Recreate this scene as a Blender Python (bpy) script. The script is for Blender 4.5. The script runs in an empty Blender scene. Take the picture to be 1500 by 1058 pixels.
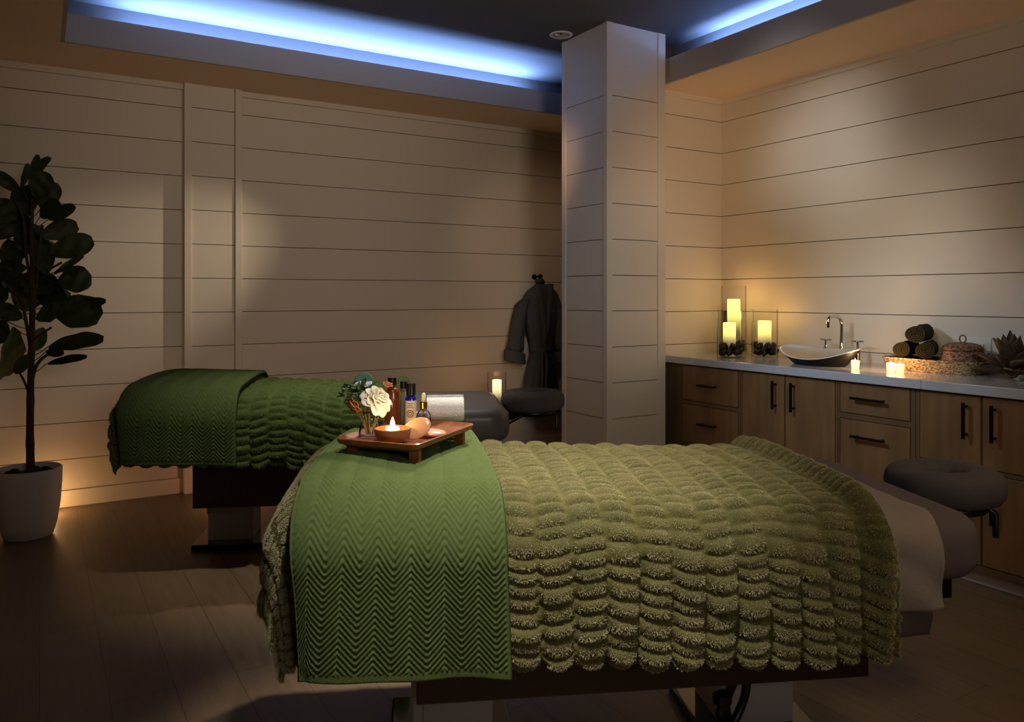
import bpy, bmesh, math, random
import numpy as np
from mathutils import Vector, Matrix

random.seed(7)
RNG = np.random.default_rng(11)
SC = bpy.context.scene
COL = SC.collection
PI = math.pi

# ------------------------------------------------------------------ camera
F_PX, HOR, CX, CAM_H = 1138.0, 433.0, 750.0, 1.215
YAW = math.radians(31.3)
FW = Vector((math.sin(YAW), math.cos(YAW), 0))
RT = Vector((math.cos(YAW), -math.sin(YAW), 0))
cam_d = bpy.data.cameras.new('camera')
cam_d.sensor_width = 36.0
cam_d.lens = F_PX / 1500 * 36
cam_d.shift_y = -(529 - HOR) / 1500
cam_d.clip_start = 0.05
cam = bpy.data.objects.new('camera', cam_d)
COL.objects.link(cam)
cam.location = (0, 0, CAM_H)
cam.rotation_euler = (PI / 2, 0, -YAW)
SC.camera = cam

# ------------------------------------------------------------------ exposure, world
vs = SC.view_settings
vs.view_transform = 'Standard'
vs.look = 'None'
vs.exposure = 0.5
vs.gamma = 1.0
vs.use_curve_mapping = False
world = bpy.data.worlds.new('night')
SC.world = world
world.use_nodes = True
world.node_tree.nodes['Background'].inputs[0].default_value = (0.01, 0.011, 0.014, 1)
world.node_tree.nodes['Background'].inputs[1].default_value = 1.0


def W(px, py, Z):
    """the point seen at pixel px, py at depth Z"""
    p = FW * Z + RT * ((px - CX) / F_PX * Z)
    return Vector((p.x, p.y, CAM_H - (py - HOR) / F_PX * Z))


def on_z(px, py, z):
    return W(px, py, F_PX * (CAM_H - z) / (py - HOR))


def lz(lat, Z, z=0.0):
    p = FW * Z + RT * lat
    return Vector((p.x, p.y, z))


# ------------------------------------------------------------------ lights
WARM = (1.0, 0.56, 0.22)
SOFT = (1.0, 0.84, 0.66)


def spot(name, loc, aim, power, angle, blend=0.8, color=SOFT, radius=0.05):
    d = bpy.data.lights.new(name, 'SPOT')
    d.energy = power
    d.color = color
    d.spot_size = math.radians(angle)
    d.spot_blend = blend
    d.shadow_soft_size = radius
    o = bpy.data.objects.new(name, d)
    COL.objects.link(o)
    o.location = loc
    o.rotation_euler = (Vector(aim) - Vector(loc)).to_track_quat('-Z', 'Y').to_euler()
    return o


def area(name, loc, aim, power, sx, sy, color, spread=180):
    d = bpy.data.lights.new(name, 'AREA')
    d.energy = power
    d.color = color
    d.shape = 'RECTANGLE'
    d.size, d.size_y = sx, sy
    d.spread = math.radians(spread)
    o = bpy.data.objects.new(name, d)
    COL.objects.link(o)
    o.location = loc
    o.rotation_euler = (Vector(aim) - Vector(loc)).to_track_quat('-Z', 'Y').to_euler()
    return o


def point(name, loc, power, color=WARM, radius=0.02):
    d = bpy.data.lights.new(name, 'POINT')
    d.energy = power
    d.color = color
    d.shadow_soft_size = radius
    o = bpy.data.objects.new(name, d)
    COL.objects.link(o)
    o.location = loc
    return o


SOFFIT, RAISED = 2.517, 2.808
LED = (0.27, 0.46, 1.0)
# light strips in the ceiling trough
for loc, sx, sy, rot in (((1.70, 4.79, 2.60), 2.65, 0.04, (PI + 0.45, 0, 0)), ((3.445, 1.95, 2.60), 0.04, 2.85, (PI, 0.45, 0))):
    o = area('cove_light', loc, (0, 0, 0), 46, sx, sy, LED, 132)
    o.rotation_euler = rot
# added spots over the tables, no fixtures in the ceiling
spot('unseen_table_spot', (1.95, 2.75, 2.78), (1.33, 2.00, 0.75), 300, 42, 1.0, (1.0, 0.88, 0.70), 0.06)
spot('unseen_table_spot', (1.70, 4.15, 2.78), (1.45, 3.60, 0.75), 90, 44, 1.0, (1.0, 0.90, 0.74), 0.05)
spot('unseen_table_spot', (0.62, 2.78, 2.78), (1.00, 3.42, 0.60), 75, 44, 1.0, (1.0, 0.90, 0.74), 0.05)
spot('bed_fill', (0.62, 0.92, 2.48), (0.92, 1.48, 0.55), 114, 47, 1.0, (1.0, 0.92, 0.80), 0.06)  # unseen fill added to graze the front table's near side
# frontal fill added behind the camera, no real source there
area('front_fill', (0.6, -1.6, 1.9), (2.6, 4.4, 2.5), 5.5, 0.8, 0.8, (1.0, 0.86, 0.74), 80)
# unseen spots added as soft washes on panelling, pillar and cabinets
spot('unseen_wall_spot', (1.3, 0.7, 2.30), (3.05, 3.57, 1.35), 38, 26, 1.0, (0.78, 0.90, 1.0), 0.15)
spot('unseen_wall_spot', (1.9, 2.3, 2.45), (3.895, 2.92, 2.08), 46, 28, 1.0, (1.0, 0.98, 0.95), 0.2)
spot('unseen_wall_spot', (1.9, 2.0, 2.45), (3.895, 2.50, 1.45), 40, 34, 1.0, (1.0, 0.92, 0.78), 0.2)
spot('unseen_wall_spot', (1.9, 1.2, 2.45), (3.4, 2.45, 0.45), 12, 60, 1.0, (1.0, 0.84, 0.60), 0.2)
spot('unseen_wall_spot', (2.3, 2.2, 1.30), (3.66, 3.71, 2.15), 24, 40, 1.0, (1.0, 0.60, 0.30), 0.25)
spot('unseen_wall_spot', (2.15, 3.35, 2.45), (3.35, 5.15, 1.5), 16, 44, 1.0, (1.0, 0.66, 0.42), 0.1)
spot('floor_fill', (2.5, 0.5, 2.4), (2.35, 1.15, 0.0), 18, 80, 1.0, (1.0, 0.78, 0.45), 0.2)  # unseen warm fill added for the floor at the right
spot('counter_fill', (1.85, 2.6, 1.75), (3.35, 2.40, 0.86), 30, 58, 1.0, (0.62, 0.80, 1.0), 0.1)  # unseen cool fill added to lift the counter edge and sink
point('floor_candle_light', lz(-1.60, 4.50, 0.07), 1.0, (1.0, 0.5, 0.25), 0.02)
point('floor_candle_light', lz(-2.56, 4.27, 0.06), 1.35, WARM, 0.02)
spot('unseen_wall_spot', (2.62, 4.12, 2.30), (0.35, 5.15, 1.25), 66, 30, 1.0, (1.0, 0.82, 0.60), 0.012)
spot('unseen_wall_spot', (1.2, 1.6, 2.4), (1.35, 5.15, 1.75), 24, 62, 1.0, (1.0, 0.80, 0.58), 0.15)  # another added spot, brightening the middle of the back wall


# ------------------------------------------------------------------ materials
def srgb(r, g, b):
    f = lambda c: (c / 255 / 12.92) if c / 255 <= 0.04045 else ((c / 255 + 0.055) / 1.055) ** 2.4
    return (f(r), f(g), f(b), 1.0)


def mat(name, rgb, rough=0.6, metal=0.0, bump=None, vary=None, sheen=0.0, spec=0.5, coat=0.0, sss=0.0, stretch=None):
    """bump = (scale, strength, distance); vary = (scale, second colour, contrast)"""
    m = bpy.data.materials.new(name)
    m.use_nodes = True
    nt = m.node_tree
    b = nt.nodes['Principled BSDF']
    b.inputs['Base Color'].default_value = srgb(*rgb)
    b.inputs['Roughness'].default_value = rough
    b.inputs['Metallic'].default_value = metal
    b.inputs['Specular IOR Level'].default_value = spec
    b.inputs['Sheen Weight'].default_value = sheen
    b.inputs['Sheen Roughness'].default_value = 0.4
    b.inputs['Coat Weight'].default_value = coat
    if sss:
        b.inputs['Subsurface Weight'].default_value = sss
        b.inputs['Subsurface Scale'].default_value = 0.02
    tc = nt.nodes.new('ShaderNodeTexCoord')
    src = tc.outputs['Object']
    if stretch:
        mp = nt.nodes.new('ShaderNodeMapping')
        mp.inputs['Scale'].default_value = stretch
        nt.links.new(src, mp.inputs[0])
        src = mp.outputs[0]
    if vary:
        n = nt.nodes.new('ShaderNodeTexNoise')
        n.inputs['Scale'].default_value = vary[0]
        n.inputs['Detail'].default_value = 5
        nt.links.new(src, n.inputs['Vector'])
        r = nt.nodes.new('ShaderNodeValToRGB')
        c = vary[2]
        r.color_ramp.elements[0].position = 0.5 - c
        r.color_ramp.elements[1].position = 0.5 + c
        r.color_ramp.elements[0].color = srgb(*rgb)
        r.color_ramp.elements[1].color = srgb(*vary[1])
        nt.links.new(n.outputs['Fac'], r.inputs[0])
        nt.links.new(r.outputs[0], b.inputs['Base Color'])
    if bump:
        n = nt.nodes.new('ShaderNodeTexNoise')
        n.inputs['Scale'].default_value = bump[0]
        n.inputs['Detail'].default_value = 4
        nt.links.new(src, n.inputs['Vector'])
        bp = nt.nodes.new('ShaderNodeBump')
        bp.inputs['Strength'].default_value = bump[1]
        bp.inputs['Distance'].default_value = bump[2]
        nt.links.new(n.outputs['Fac'], bp.inputs['Height'])
        nt.links.new(bp.outputs[0], b.inputs['Normal'])
    return m


def thin_glass(name, tint=(1, 1, 1), refl=1.0, weight=None):
    m = bpy.data.materials.new(name)
    m.use_nodes = True
    nt = m.node_tree
    nt.nodes.clear()
    out = nt.nodes.new('ShaderNodeOutputMaterial')
    tr = nt.nodes.new('ShaderNodeBsdfTransparent')
    tr.inputs[0].default_value = (*tint, 1)
    gl = nt.nodes.new('ShaderNodeBsdfGlossy')
    gl.inputs['Roughness'].default_value = 0.03
    lw = nt.nodes.new('ShaderNodeLayerWeight')
    lw.inputs[0].default_value = 0.12
    mu = nt.nodes.new('ShaderNodeMath')
    mu.operation = 'MULTIPLY'
    mu.inputs[1].default_value = refl
    mu.use_clamp = True
    mx = nt.nodes.new('ShaderNodeMixShader')
    nt.links.new(lw.outputs['Fresnel'], mu.inputs[0])
    nt.links.new(mu.outputs[0], mx.inputs[0])
    nt.links.new(tr.outputs[0], mx.inputs[1])
    nt.links.new(gl.outputs[0], mx.inputs[2])
    nt.links.new(mx.outputs[0], out.inputs[0])
    return m


def wax(name, h, top=14.0, low=0.02, color=(1.0, 0.84, 0.17)):
    """candle wax whose upper end gives off light (object origin at the candle's foot)"""
    m = bpy.data.materials.new(name)
    m.use_nodes = True
    nt = m.node_tree
    b = nt.nodes['Principled BSDF']
    b.inputs['Base Color'].default_value = srgb(235, 225, 205)
    b.inputs['Roughness'].default_value = 0.5
    tc = nt.nodes.new('ShaderNodeTexCoord')
    sx = nt.nodes.new('ShaderNodeSeparateXYZ')
    nt.links.new(tc.outputs['Object'], sx.inputs[0])
    mr = nt.nodes.new('ShaderNodeMapRange')
    mr.interpolation_type = 'SMOOTHSTEP'
    mr.inputs['From Min'].default_value = h * 0.35
    mr.inputs['From Max'].default_value = h * 0.85
    mr.inputs['To Min'].default_value = low
    mr.inputs['To Max'].default_value = top
    nt.links.new(sx.outputs['Z'], mr.inputs['Value'])
    b.inputs['Emission Color'].default_value = (*color, 1)
    nt.links.new(mr.outputs[0], b.inputs['Emission Strength'])
    return m


def emit(name, color, strength):
    m = bpy.data.materials.new(name)
    m.use_nodes = True
    b = m.node_tree.nodes['Principled BSDF']
    b.inputs['Base Color'].default_value = (0.8, 0.7, 0.5, 1)
    b.inputs['Emission Color'].default_value = (*color, 1)
    b.inputs['Emission Strength'].default_value = strength
    return m


M = {}
M['wall'] = mat('painted_boards', (214, 202, 184), 0.6, bump=(40, 0.06, 0.002))
M['gap'] = mat('board_gap', (84, 70, 56), 0.9)
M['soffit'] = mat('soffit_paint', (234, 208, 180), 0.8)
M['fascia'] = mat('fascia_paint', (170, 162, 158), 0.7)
M['trough'] = mat('trough_toned_down', (112, 114, 120), 0.8)  # grey darkened to offset overbright strip light on the upper faces
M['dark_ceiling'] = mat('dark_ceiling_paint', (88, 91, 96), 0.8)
M['wood_front'] = mat('stained_birch', (140, 104, 66), 0.42, vary=(3.0, (110, 80, 50), 0.22), bump=(60, 0.05, 0.001), stretch=(6, 6, 0.9))
M['wood_frame'] = mat('stained_frame', (118, 90, 58), 0.45, vary=(3.0, (94, 71, 45), 0.25), stretch=(6, 6, 0.9))
M['dark_wood'] = mat('dark_table_wood', (58, 34, 26), 0.4, vary=(3.0, (42, 25, 20), 0.25), stretch=(1, 8, 8))
M['tray_wood'] = mat('tray_wood', (150, 88, 52), 0.35, vary=(8.0, (112, 62, 36), 0.22), stretch=(1.2, 9, 9))
M['bowl_wood'] = mat('bowl_wood', (168, 104, 62), 0.4, vary=(22.0, (128, 74, 44), 0.3), stretch=(1, 1, 5))
M['black_metal'] = mat('black_metal', (18, 17, 17), 0.4, 0.6)
M['black_plastic'] = mat('black_plastic', (14, 14, 15), 0.35)
M['stone_top'] = mat('quartz_top', (196, 196, 200), 0.16, vary=(6, (178, 176, 178), 0.3), coat=0.3)
M['chrome'] = mat('chrome', (215, 215, 215), 0.08, 1.0)
M['gold'] = mat('brass', (214, 160, 70), 0.22, 1.0)
M['white_gloss'] = mat('white_ceramic', (235, 235, 235), 0.15, coat=0.4)
M['dark_ceramic'] = mat('dark_ceramic', (26, 25, 25), 0.6, spec=0.2)
M['rock'] = mat('black_stone', (26, 24, 23), 0.35, bump=(60, 0.2, 0.004))
M['fur'] = mat('fur_backing', (112, 104, 66), 0.95, spec=0.1, vary=(14, (82, 84, 48), 0.25), bump=(240, 0.6, 0.004))
M['fur2'] = mat('green_fur_backing', (76, 92, 48), 0.95, spec=0.1, vary=(14, (62, 78, 40), 0.25), bump=(240, 0.6, 0.004))
M['knit'] = mat('green_knit', (98, 112, 68), 0.95, spec=0.1, vary=(60, (86, 104, 60), 0.3), bump=(520, 0.7, 0.003))
M['knit2'] = mat('dark_green_knit', (84, 100, 60), 0.95, spec=0.1, vary=(60, (70, 86, 48), 0.3), bump=(520, 0.7, 0.003))
M['mauve'] = mat('taupe_cotton', (104, 90, 88), 0.9, spec=0.2, bump=(14, 0.25, 0.012))
M['sheet'] = mat('greyish_sheet', (150, 136, 124), 0.9, spec=0.2, bump=(11, 0.45, 0.02))
M['brown_sheet'] = mat('brown_sheet', (92, 78, 70), 0.88, bump=(11, 0.4, 0.02))
M['leather'] = mat('grey_vinyl', (92, 92, 90), 0.38, bump=(90, 0.08, 0.002))
M['cushion'] = mat('charcoal_cotton', (84, 79, 79), 0.9, spec=0.2, bump=(18, 0.35, 0.012))
M['column'] = mat('grey_column', (178, 176, 178), 0.4)
M['plate'] = mat('glossy_plate', (30, 24, 22), 0.12, coat=0.5)
M['robe'] = mat('charcoal_waffle', (74, 78, 80), 0.95, spec=0.15, bump=(120, 0.4, 0.004))
M['thread'] = mat('pale_thread', (170, 170, 165), 0.8)
M['pot'] = mat('white_pot', (196, 190, 180), 0.55, bump=(30, 0.08, 0.003))
M['soil'] = mat('soil', (40, 30, 22), 0.95, bump=(50, 0.8, 0.02))
M['bark'] = mat('bark', (70, 50, 34), 0.85, vary=(20, (48, 34, 24), 0.3), bump=(60, 0.6, 0.004))
M['leaf'] = mat('fig_leaf', (50, 62, 26), 0.55, spec=0.3, vary=(9, (36, 46, 18), 0.3), bump=(30, 0.25, 0.004))
M['leaf_back'] = mat('small_leaf', (60, 84, 46), 0.5, vary=(40, (38, 58, 28), 0.3))
M['euc'] = mat('eucalyptus', (86, 130, 104), 0.6)
M['petal'] = mat('white_petal', (246, 236, 214), 0.6, sss=0.3)
M['petal_blue'] = mat('pale_petal', (222, 230, 238), 0.6)
M['petal_orange'] = mat('peach_petal', (196, 128, 84), 0.6)
M['stem'] = mat('flower_stem', (170, 140, 70), 0.5)
M['towel_white'] = mat('white_terry', (232, 232, 234), 0.95, sheen=0.3, bump=(260, 0.9, 0.005))
M['towel_dark'] = mat('dark_olive_terry', (50, 44, 28), 0.95, spec=0.1, bump=(260, 0.9, 0.005))
M['wicker'] = mat('wicker', (198, 170, 126), 0.7, vary=(95, (84, 60, 36), 0.10), stretch=(1, 1, 2.2))
M['wicker_dark'] = mat('wicker_brown', (160, 118, 92), 0.7, vary=(95, (66, 42, 30), 0.10), stretch=(1, 1, 2.2))
M['dried'] = mat('dried_petals', (88, 68, 48), 0.65, vary=(26, (58, 44, 32), 0.3), bump=(50, 0.5, 0.006))
M['dried_pale'] = mat('dried_heart', (150, 112, 66), 0.65, vary=(26, (110, 80, 48), 0.3))
M['amber'] = mat('amber_bottle', (116, 58, 26), 0.2, coat=0.4)
M['sage'] = mat('sage_carton', (134, 146, 124), 0.6)
M['blue_glass'] = mat('cobalt_glass', (24, 30, 150), 0.1, coat=0.6)
M['label'] = mat('paper_label', (236, 226, 204), 0.6)
M['label_gold'] = mat('label_gold', (190, 140, 70), 0.5)
M['label_brown'] = mat('label_brown', (96, 60, 36), 0.5)
M['rubber_bulb'] = mat('ivory_bulb', (240, 226, 186), 0.4)
M['quartz'] = mat('rose_quartz', (206, 142, 112), 0.25, sss=0.2, vary=(40, (214, 164, 132), 0.3))
M['quartz_pale'] = mat('pale_quartz', (196, 158, 112), 0.25, sss=0.2, vary=(40, (204, 142, 106), 0.3))
M['outlet'] = mat('outlet_plate', (222, 214, 198), 0.4)
M['hole'] = mat('dark_slot', (12, 11, 10), 0.8)
M['flame'] = emit('flame', (1.0, 0.76, 0.40), 22.0)
M['glow_wax'] = emit('lit_wax', (1.0, 0.80, 0.24), 1.8)
M['glass'] = thin_glass('clear_glass', (0.99, 0.985, 0.975), 0.55)
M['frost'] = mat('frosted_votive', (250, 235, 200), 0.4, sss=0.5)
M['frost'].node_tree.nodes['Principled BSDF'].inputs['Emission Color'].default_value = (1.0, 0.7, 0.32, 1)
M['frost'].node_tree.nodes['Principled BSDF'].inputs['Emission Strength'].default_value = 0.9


def fibre_mat(name, rgb, rgb2):
    m = bpy.data.materials.new(name)
    m.use_nodes = True
    nt = m.node_tree
    b = nt.nodes['Principled BSDF']
    b.inputs['Roughness'].default_value = 0.8
    b.inputs['Specular IOR Level'].default_value = 0.25
    b.inputs['Sheen Weight'].default_value = 0.25
    tc = nt.nodes.new('ShaderNodeTexCoord')
    n = nt.nodes.new('ShaderNodeTexNoise')
    n.inputs['Scale'].default_value = 16
    nt.links.new(tc.outputs['Object'], n.inputs['Vector'])
    r = nt.nodes.new('ShaderNodeValToRGB')
    r.color_ramp.elements[0].position = 0.3
    r.color_ramp.elements[1].position = 0.7
    r.color_ramp.elements[0].color = srgb(*rgb)
    r.color_ramp.elements[1].color = srgb(*rgb2)
    nt.links.new(n.outputs['Fac'], r.inputs[0])
    nt.links.new(r.outputs[0], b.inputs['Base Color'])
    return m


M['fibre'] = fibre_mat('olive_fibre', (194, 188, 148), (168, 162, 122))
M['fibre2'] = fibre_mat('green_fibre', (128, 140, 78), (104, 120, 62))


def floor_mat():
    m = bpy.data.materials.new('wood_floor')
    m.use_nodes = True
    nt = m.node_tree
    b = nt.nodes['Principled BSDF']
    tc = nt.nodes.new('ShaderNodeTexCoord')
    mp = nt.nodes.new('ShaderNodeMapping')
    mp.inputs['Rotation'].default_value = (0, 0, math.radians(90))
    nt.links.new(tc.outputs['Object'], mp.inputs[0])
    br = nt.nodes.new('ShaderNodeTexBrick')
    br.inputs['Scale'].default_value = 1.0
    br.inputs['Brick Width'].default_value = 1.3
    br.inputs['Row Height'].default_value = 0.18
    br.inputs['Mortar Size'].default_value = 0.0015
    br.inputs['Color1'].default_value = srgb(140, 116, 90)
    br.inputs['Color2'].default_value = srgb(133, 111, 86)
    br.inputs['Mortar'].default_value = srgb(96, 76, 56)
    nt.links.new(mp.outputs[0], br.inputs['Vector'])
    mp2 = nt.nodes.new('ShaderNodeMapping')
    mp2.inputs['Scale'].default_value = (14, 1.2, 1)
    nt.links.new(tc.outputs['Object'], mp2.inputs[0])
    n = nt.nodes.new('ShaderNodeTexNoise')
    n.inputs['Scale'].default_value = 3
    n.inputs['Detail'].default_value = 6
    nt.links.new(mp2.outputs[0], n.inputs['Vector'])
    mx = nt.nodes.new('ShaderNodeMixRGB')
    mx.blend_type = 'MULTIPLY'
    mx.inputs[0].default_value = 0.55
    nt.links.new(br.outputs['Color'], mx.inputs[1])
    nt.links.new(n.outputs['Fac'], mx.inputs[2])
    nt.links.new(mx.outputs[0], b.inputs['Base Color'])
    b.inputs['Roughness'].default_value = 0.42
    bp = nt.nodes.new('ShaderNodeBump')
    bp.inputs['Strength'].default_value = 0.15
    bp.inputs['Distance'].default_value = 0.002
    nt.links.new(n.outputs['Fac'], bp.inputs['Height'])
    nt.links.new(bp.outputs[0], b.inputs['Normal'])
    return m


M['floor'] = floor_mat()


# ------------------------------------------------------------------ mesh helpers
class MB:
    def __init__(self, xf=None):
        self.v, self.f, self.mi, self.cur = [], [], [], 0
        self.xf = xf or Matrix()

    def add(self, vs_, fs):
        n = len(self.v)
        for p in vs_:
            self.v.append(tuple(self.xf @ Vector(p)))
        for f in fs:
            self.f.append([i + n for i in f])
            self.mi.append(self.cur)
        return self

    def box(self, x0, x1, y0, y1, z0, z1):
        vs_ = [(x, y, z) for x in (x0, x1) for y in (y0, y1) for z in (z0, z1)]
        return self.add(vs_, [(0, 1, 3, 2), (4, 6, 7, 5), (0, 4, 5, 1), (2, 3, 7, 6), (0, 2, 6, 4), (1, 5, 7, 3)])

    def loft(self, rings, cap=True, closed=True):
        n = len(rings[0])
        vs_ = [p for r in rings for p in r]
        fs = []
        for i in range(len(rings) - 1):
            for j in range(n if closed else n - 1):
                k = (j + 1) % n
                fs.append((i * n + j, i * n + k, (i + 1) * n + k, (i + 1) * n + j))
        if cap:
            fs.append(tuple(range(n))[::-1])
            fs.append(tuple((len(rings) - 1) * n + j for j in range(n)))
        return self.add(vs_, fs)

    def lathe(self, prof, c=(0, 0, 0), seg=32, sx=1.0, sy=1.0, cap=True):
        rings = []
        for r, z in prof:
            rings.append([(c[0] + r * sx * math.cos(2 * PI * j / seg), c[1] + r * sy * math.sin(2 * PI * j / seg), c[2] + z) for j in range(seg)])
        return self.loft(rings, cap)

    def tube(self, path, r, seg=10, cap=True):
        path = [Vector(p) for p in path]
        rr = r if isinstance(r, (list, tuple)) else [r] * len(path)
        rings = []
        t0 = (path[1] - path[0]).normalized()
        up = Vector((0, 0, 1)) if abs(t0.z) < 0.9 else Vector((1, 0, 0))
        nrm = t0.cross(up).normalized()
        for i, p in enumerate(path):
            if i == 0:
                t = path[1] - path[0]
            elif i == len(path) - 1:
                t = path[-1] - path[-2]
            else:
                t = path[i + 1] - path[i - 1]
            t.normalize()
            nrm = (nrm - t * nrm.dot(t))
            nrm = nrm.normalized() if nrm.length > 1e-6 else t.orthogonal().normalized()
            bn = t.cross(nrm)
            rings.append([tuple(p + (nrm * math.cos(2 * PI * j / seg) + bn * math.sin(2 * PI * j / seg)) * rr[i]) for j in range(seg)])
        return self.loft(rings, cap)

    def blob(self, c, r, seed=0, rough=0.15, nu=14, nv=9):
        rs = random.Random(seed)
        ph = [rs.uniform(0, 6.28) for _ in range(6)]
        rings = []
        for i in range(nv + 1):
            th = PI * (0.02 + 0.96 * i / nv)
            ring = []
            for j in range(nu):
                a = 2 * PI * j / nu
                k = 1 + rough * (math.sin(2 * a + ph[0]) * math.sin(th * 2 + ph[1]) + 0.6 * math.sin(3 * a + ph[2] + th * 3) + 0.4 * math.sin(5 * a + ph[3] - th * 2))
                ring.append((c[0] + r[0] * k * math.sin(th) * math.cos(a), c[1] + r[1] * k * math.sin(th) * math.sin(a), c[2] - r[2] * k * math.cos(th)))
            rings.append(ring)
        return self.loft(rings)

    def build(self, name, m, parent=None, smooth=False, bevel=0.0, sub=0, mats=None, loc=None, angle=None):
        me = bpy.data.meshes.new(name)
        vv = self.v
        if loc is not None:
            vv = [(p[0] - loc[0], p[1] - loc[1], p[2] - loc[2]) for p in self.v]
        me.from_pydata(vv, [], self.f)
        bm = bmesh.new()
        bm.from_mesh(me)
        bmesh.ops.recalc_face_normals(bm, faces=bm.faces)
        bm.to_mesh(me)
        bm.free()
        for x in (mats or [m]):
            me.materials.append(x)
        if mats:
            me.polygons.foreach_set('material_index', self.mi)
        o = bpy.data.objects.new(name, me)
        COL.objects.link(o)
        if loc is not None:
            o.location = loc
        if parent:
            o.parent = parent
        if smooth:
            me.polygons.foreach_set('use_smooth', [True] * len(me.polygons))
            if angle:
                me.set_sharp_from_angle(angle=math.radians(angle))
        if bevel:
            bv = o.modifiers.new('bevel', 'BEVEL')
            bv.width = bevel
            bv.segments = 2
            bv.limit_method = 'ANGLE'
        if sub:
            s = o.modifiers.new('sub', 'SUBSURF')
            s.levels = s.render_levels = sub
        return o


def tag(o, label, cat, group=None):
    o['label'] = label
    o['category'] = cat
    if group:
        o['group'] = group
    return o


def thing(name, label, cat, loc=(0, 0, 0), rz=0.0, group=None):
    o = bpy.data.objects.new(name, None)
    o.empty_display_size = 0.05
    COL.objects.link(o)
    o.location = loc
    o.rotation_euler = (0, 0, rz)
    return tag(o, label, cat, group)


def struct(o):
    o['kind'] = 'structure'
    return o


def copy_tree(o, parent=None):
    c = o.copy()
    COL.objects.link(c)
    if parent:
        c.parent = parent
    for ch in o.children:
        copy_tree(ch, c)
    return c


def np_mesh(name, P, faces, m, parent=None):
    me = bpy.data.meshes.new(name)
    me.from_pydata(P.tolist(), [], faces)
    me.polygons.foreach_set('use_smooth', [True] * len(me.polygons))
    me.materials.append(m)
    me.update()
    o = bpy.data.objects.new(name, me)
    COL.objects.link(o)
    if parent:
        o.parent = parent
    return o


# ------------------------------------------------------------------ the room
XR, YB, YS, XN = 3.895, 5.15, 3.71, 4.6          # right wall, back wall, short wall beside the counter
XL, YF = -2.3, -1.9
GAP = 0.0042
GROOVES = [1.322 + 0.21 * k for k in range(-6, 6)]


def boards(mb, axis, a0, a1, face, depth, z0, z1, phase=0.0):
    """shiplap boards along x or y whose visible face is at `face`, going back by depth"""
    zs = [z0] + [g + phase for g in GROOVES if z0 + 0.01 < g + phase < z1 - 0.01] + [z1]
    for i in range(len(zs) - 1):
        lo = zs[i] + (GAP / 2 if i else 0)
        hi = zs[i + 1] - (GAP / 2 if i < len(zs) - 2 else 0)
        if axis == 'x':
            mb.box(a0, a1, min(face, face + depth), max(face, face + depth), lo, hi)
        else:
            mb.box(min(face, face + depth), max(face, face + depth), a0, a1, lo, hi)


def panel_wall(name, axis, a0, a1, face, back, z1=SOFFIT):
    mb = MB()
    boards(mb, axis, a0, a1, face, 0.014 * (1 if back > face else -1), 0.0, z1)
    mb.cur = 1
    s = 0.0125 if back > face else -0.0125
    if axis == 'x':
        mb.box(a0, a1, min(face + s, back), max(face + s, back), 0, z1 + 0.4)
    else:
        mb.box(min(face + s, back), max(face + s, back), a0, a1, 0, z1 + 0.4)
    return struct(mb.build(name, None, mats=[M['wall'], M['gap']]))


struct(MB().box(XL - 0.1, XN + 0.1, YF - 0.1, YB + 0.1, -0.1, 0).build('floor', M['floor']))
panel_wall('wall_back', 'x', XL, XN, YB, YB + 0.12)
panel_wall('wall_right', 'y', YF, YS, XR, XR + 0.12)
panel_wall('wall_inner', 'x', 3.262, XN, YS, YS + 0.10)
panel_wall('wall_left', 'y', YF, YB, XL, XL - 0.12)
panel_wall('wall_front', 'x', XL, XR, YF, YF - 0.12)
struct(MB().box(XN, XN + 0.12, YS, YB, 0, SOFFIT).build('wall_niche', M['wall']))

# ceiling: low soffit round a raised dark field, with a light trough behind the fascia
FX0, FX1, FY0, FY1 = 0.11, 3.285, 0.3, 4.595        # fascia faces
UX0, UX1, UY0, UY1 = -0.08, 3.474, 0.1, 4.82          # upper faces
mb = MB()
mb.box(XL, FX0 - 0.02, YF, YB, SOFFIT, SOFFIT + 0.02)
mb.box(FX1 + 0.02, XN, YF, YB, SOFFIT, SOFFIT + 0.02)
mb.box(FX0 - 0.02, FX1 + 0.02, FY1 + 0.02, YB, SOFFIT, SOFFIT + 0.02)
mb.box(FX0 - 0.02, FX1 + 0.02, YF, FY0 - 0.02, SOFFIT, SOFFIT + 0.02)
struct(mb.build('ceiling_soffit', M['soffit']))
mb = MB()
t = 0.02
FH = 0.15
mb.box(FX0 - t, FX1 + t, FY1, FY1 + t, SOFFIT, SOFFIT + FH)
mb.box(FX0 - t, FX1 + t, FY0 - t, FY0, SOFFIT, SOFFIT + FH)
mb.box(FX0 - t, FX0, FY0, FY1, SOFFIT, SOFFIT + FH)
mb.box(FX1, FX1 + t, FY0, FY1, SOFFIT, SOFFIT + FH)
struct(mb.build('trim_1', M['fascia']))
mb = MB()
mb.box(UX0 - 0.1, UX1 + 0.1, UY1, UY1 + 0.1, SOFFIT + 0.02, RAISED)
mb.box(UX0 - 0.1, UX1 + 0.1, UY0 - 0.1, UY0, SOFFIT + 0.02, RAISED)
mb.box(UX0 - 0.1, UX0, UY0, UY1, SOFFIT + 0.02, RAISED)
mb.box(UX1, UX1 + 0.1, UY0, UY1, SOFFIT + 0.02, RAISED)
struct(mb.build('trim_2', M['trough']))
struct(MB().box(UX0 - 0.1, UX1 + 0.1, UY0 - 0.1, UY1 + 0.1, RAISED, RAISED + 0.05).build('ceiling', M['dark_ceiling']))

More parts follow.
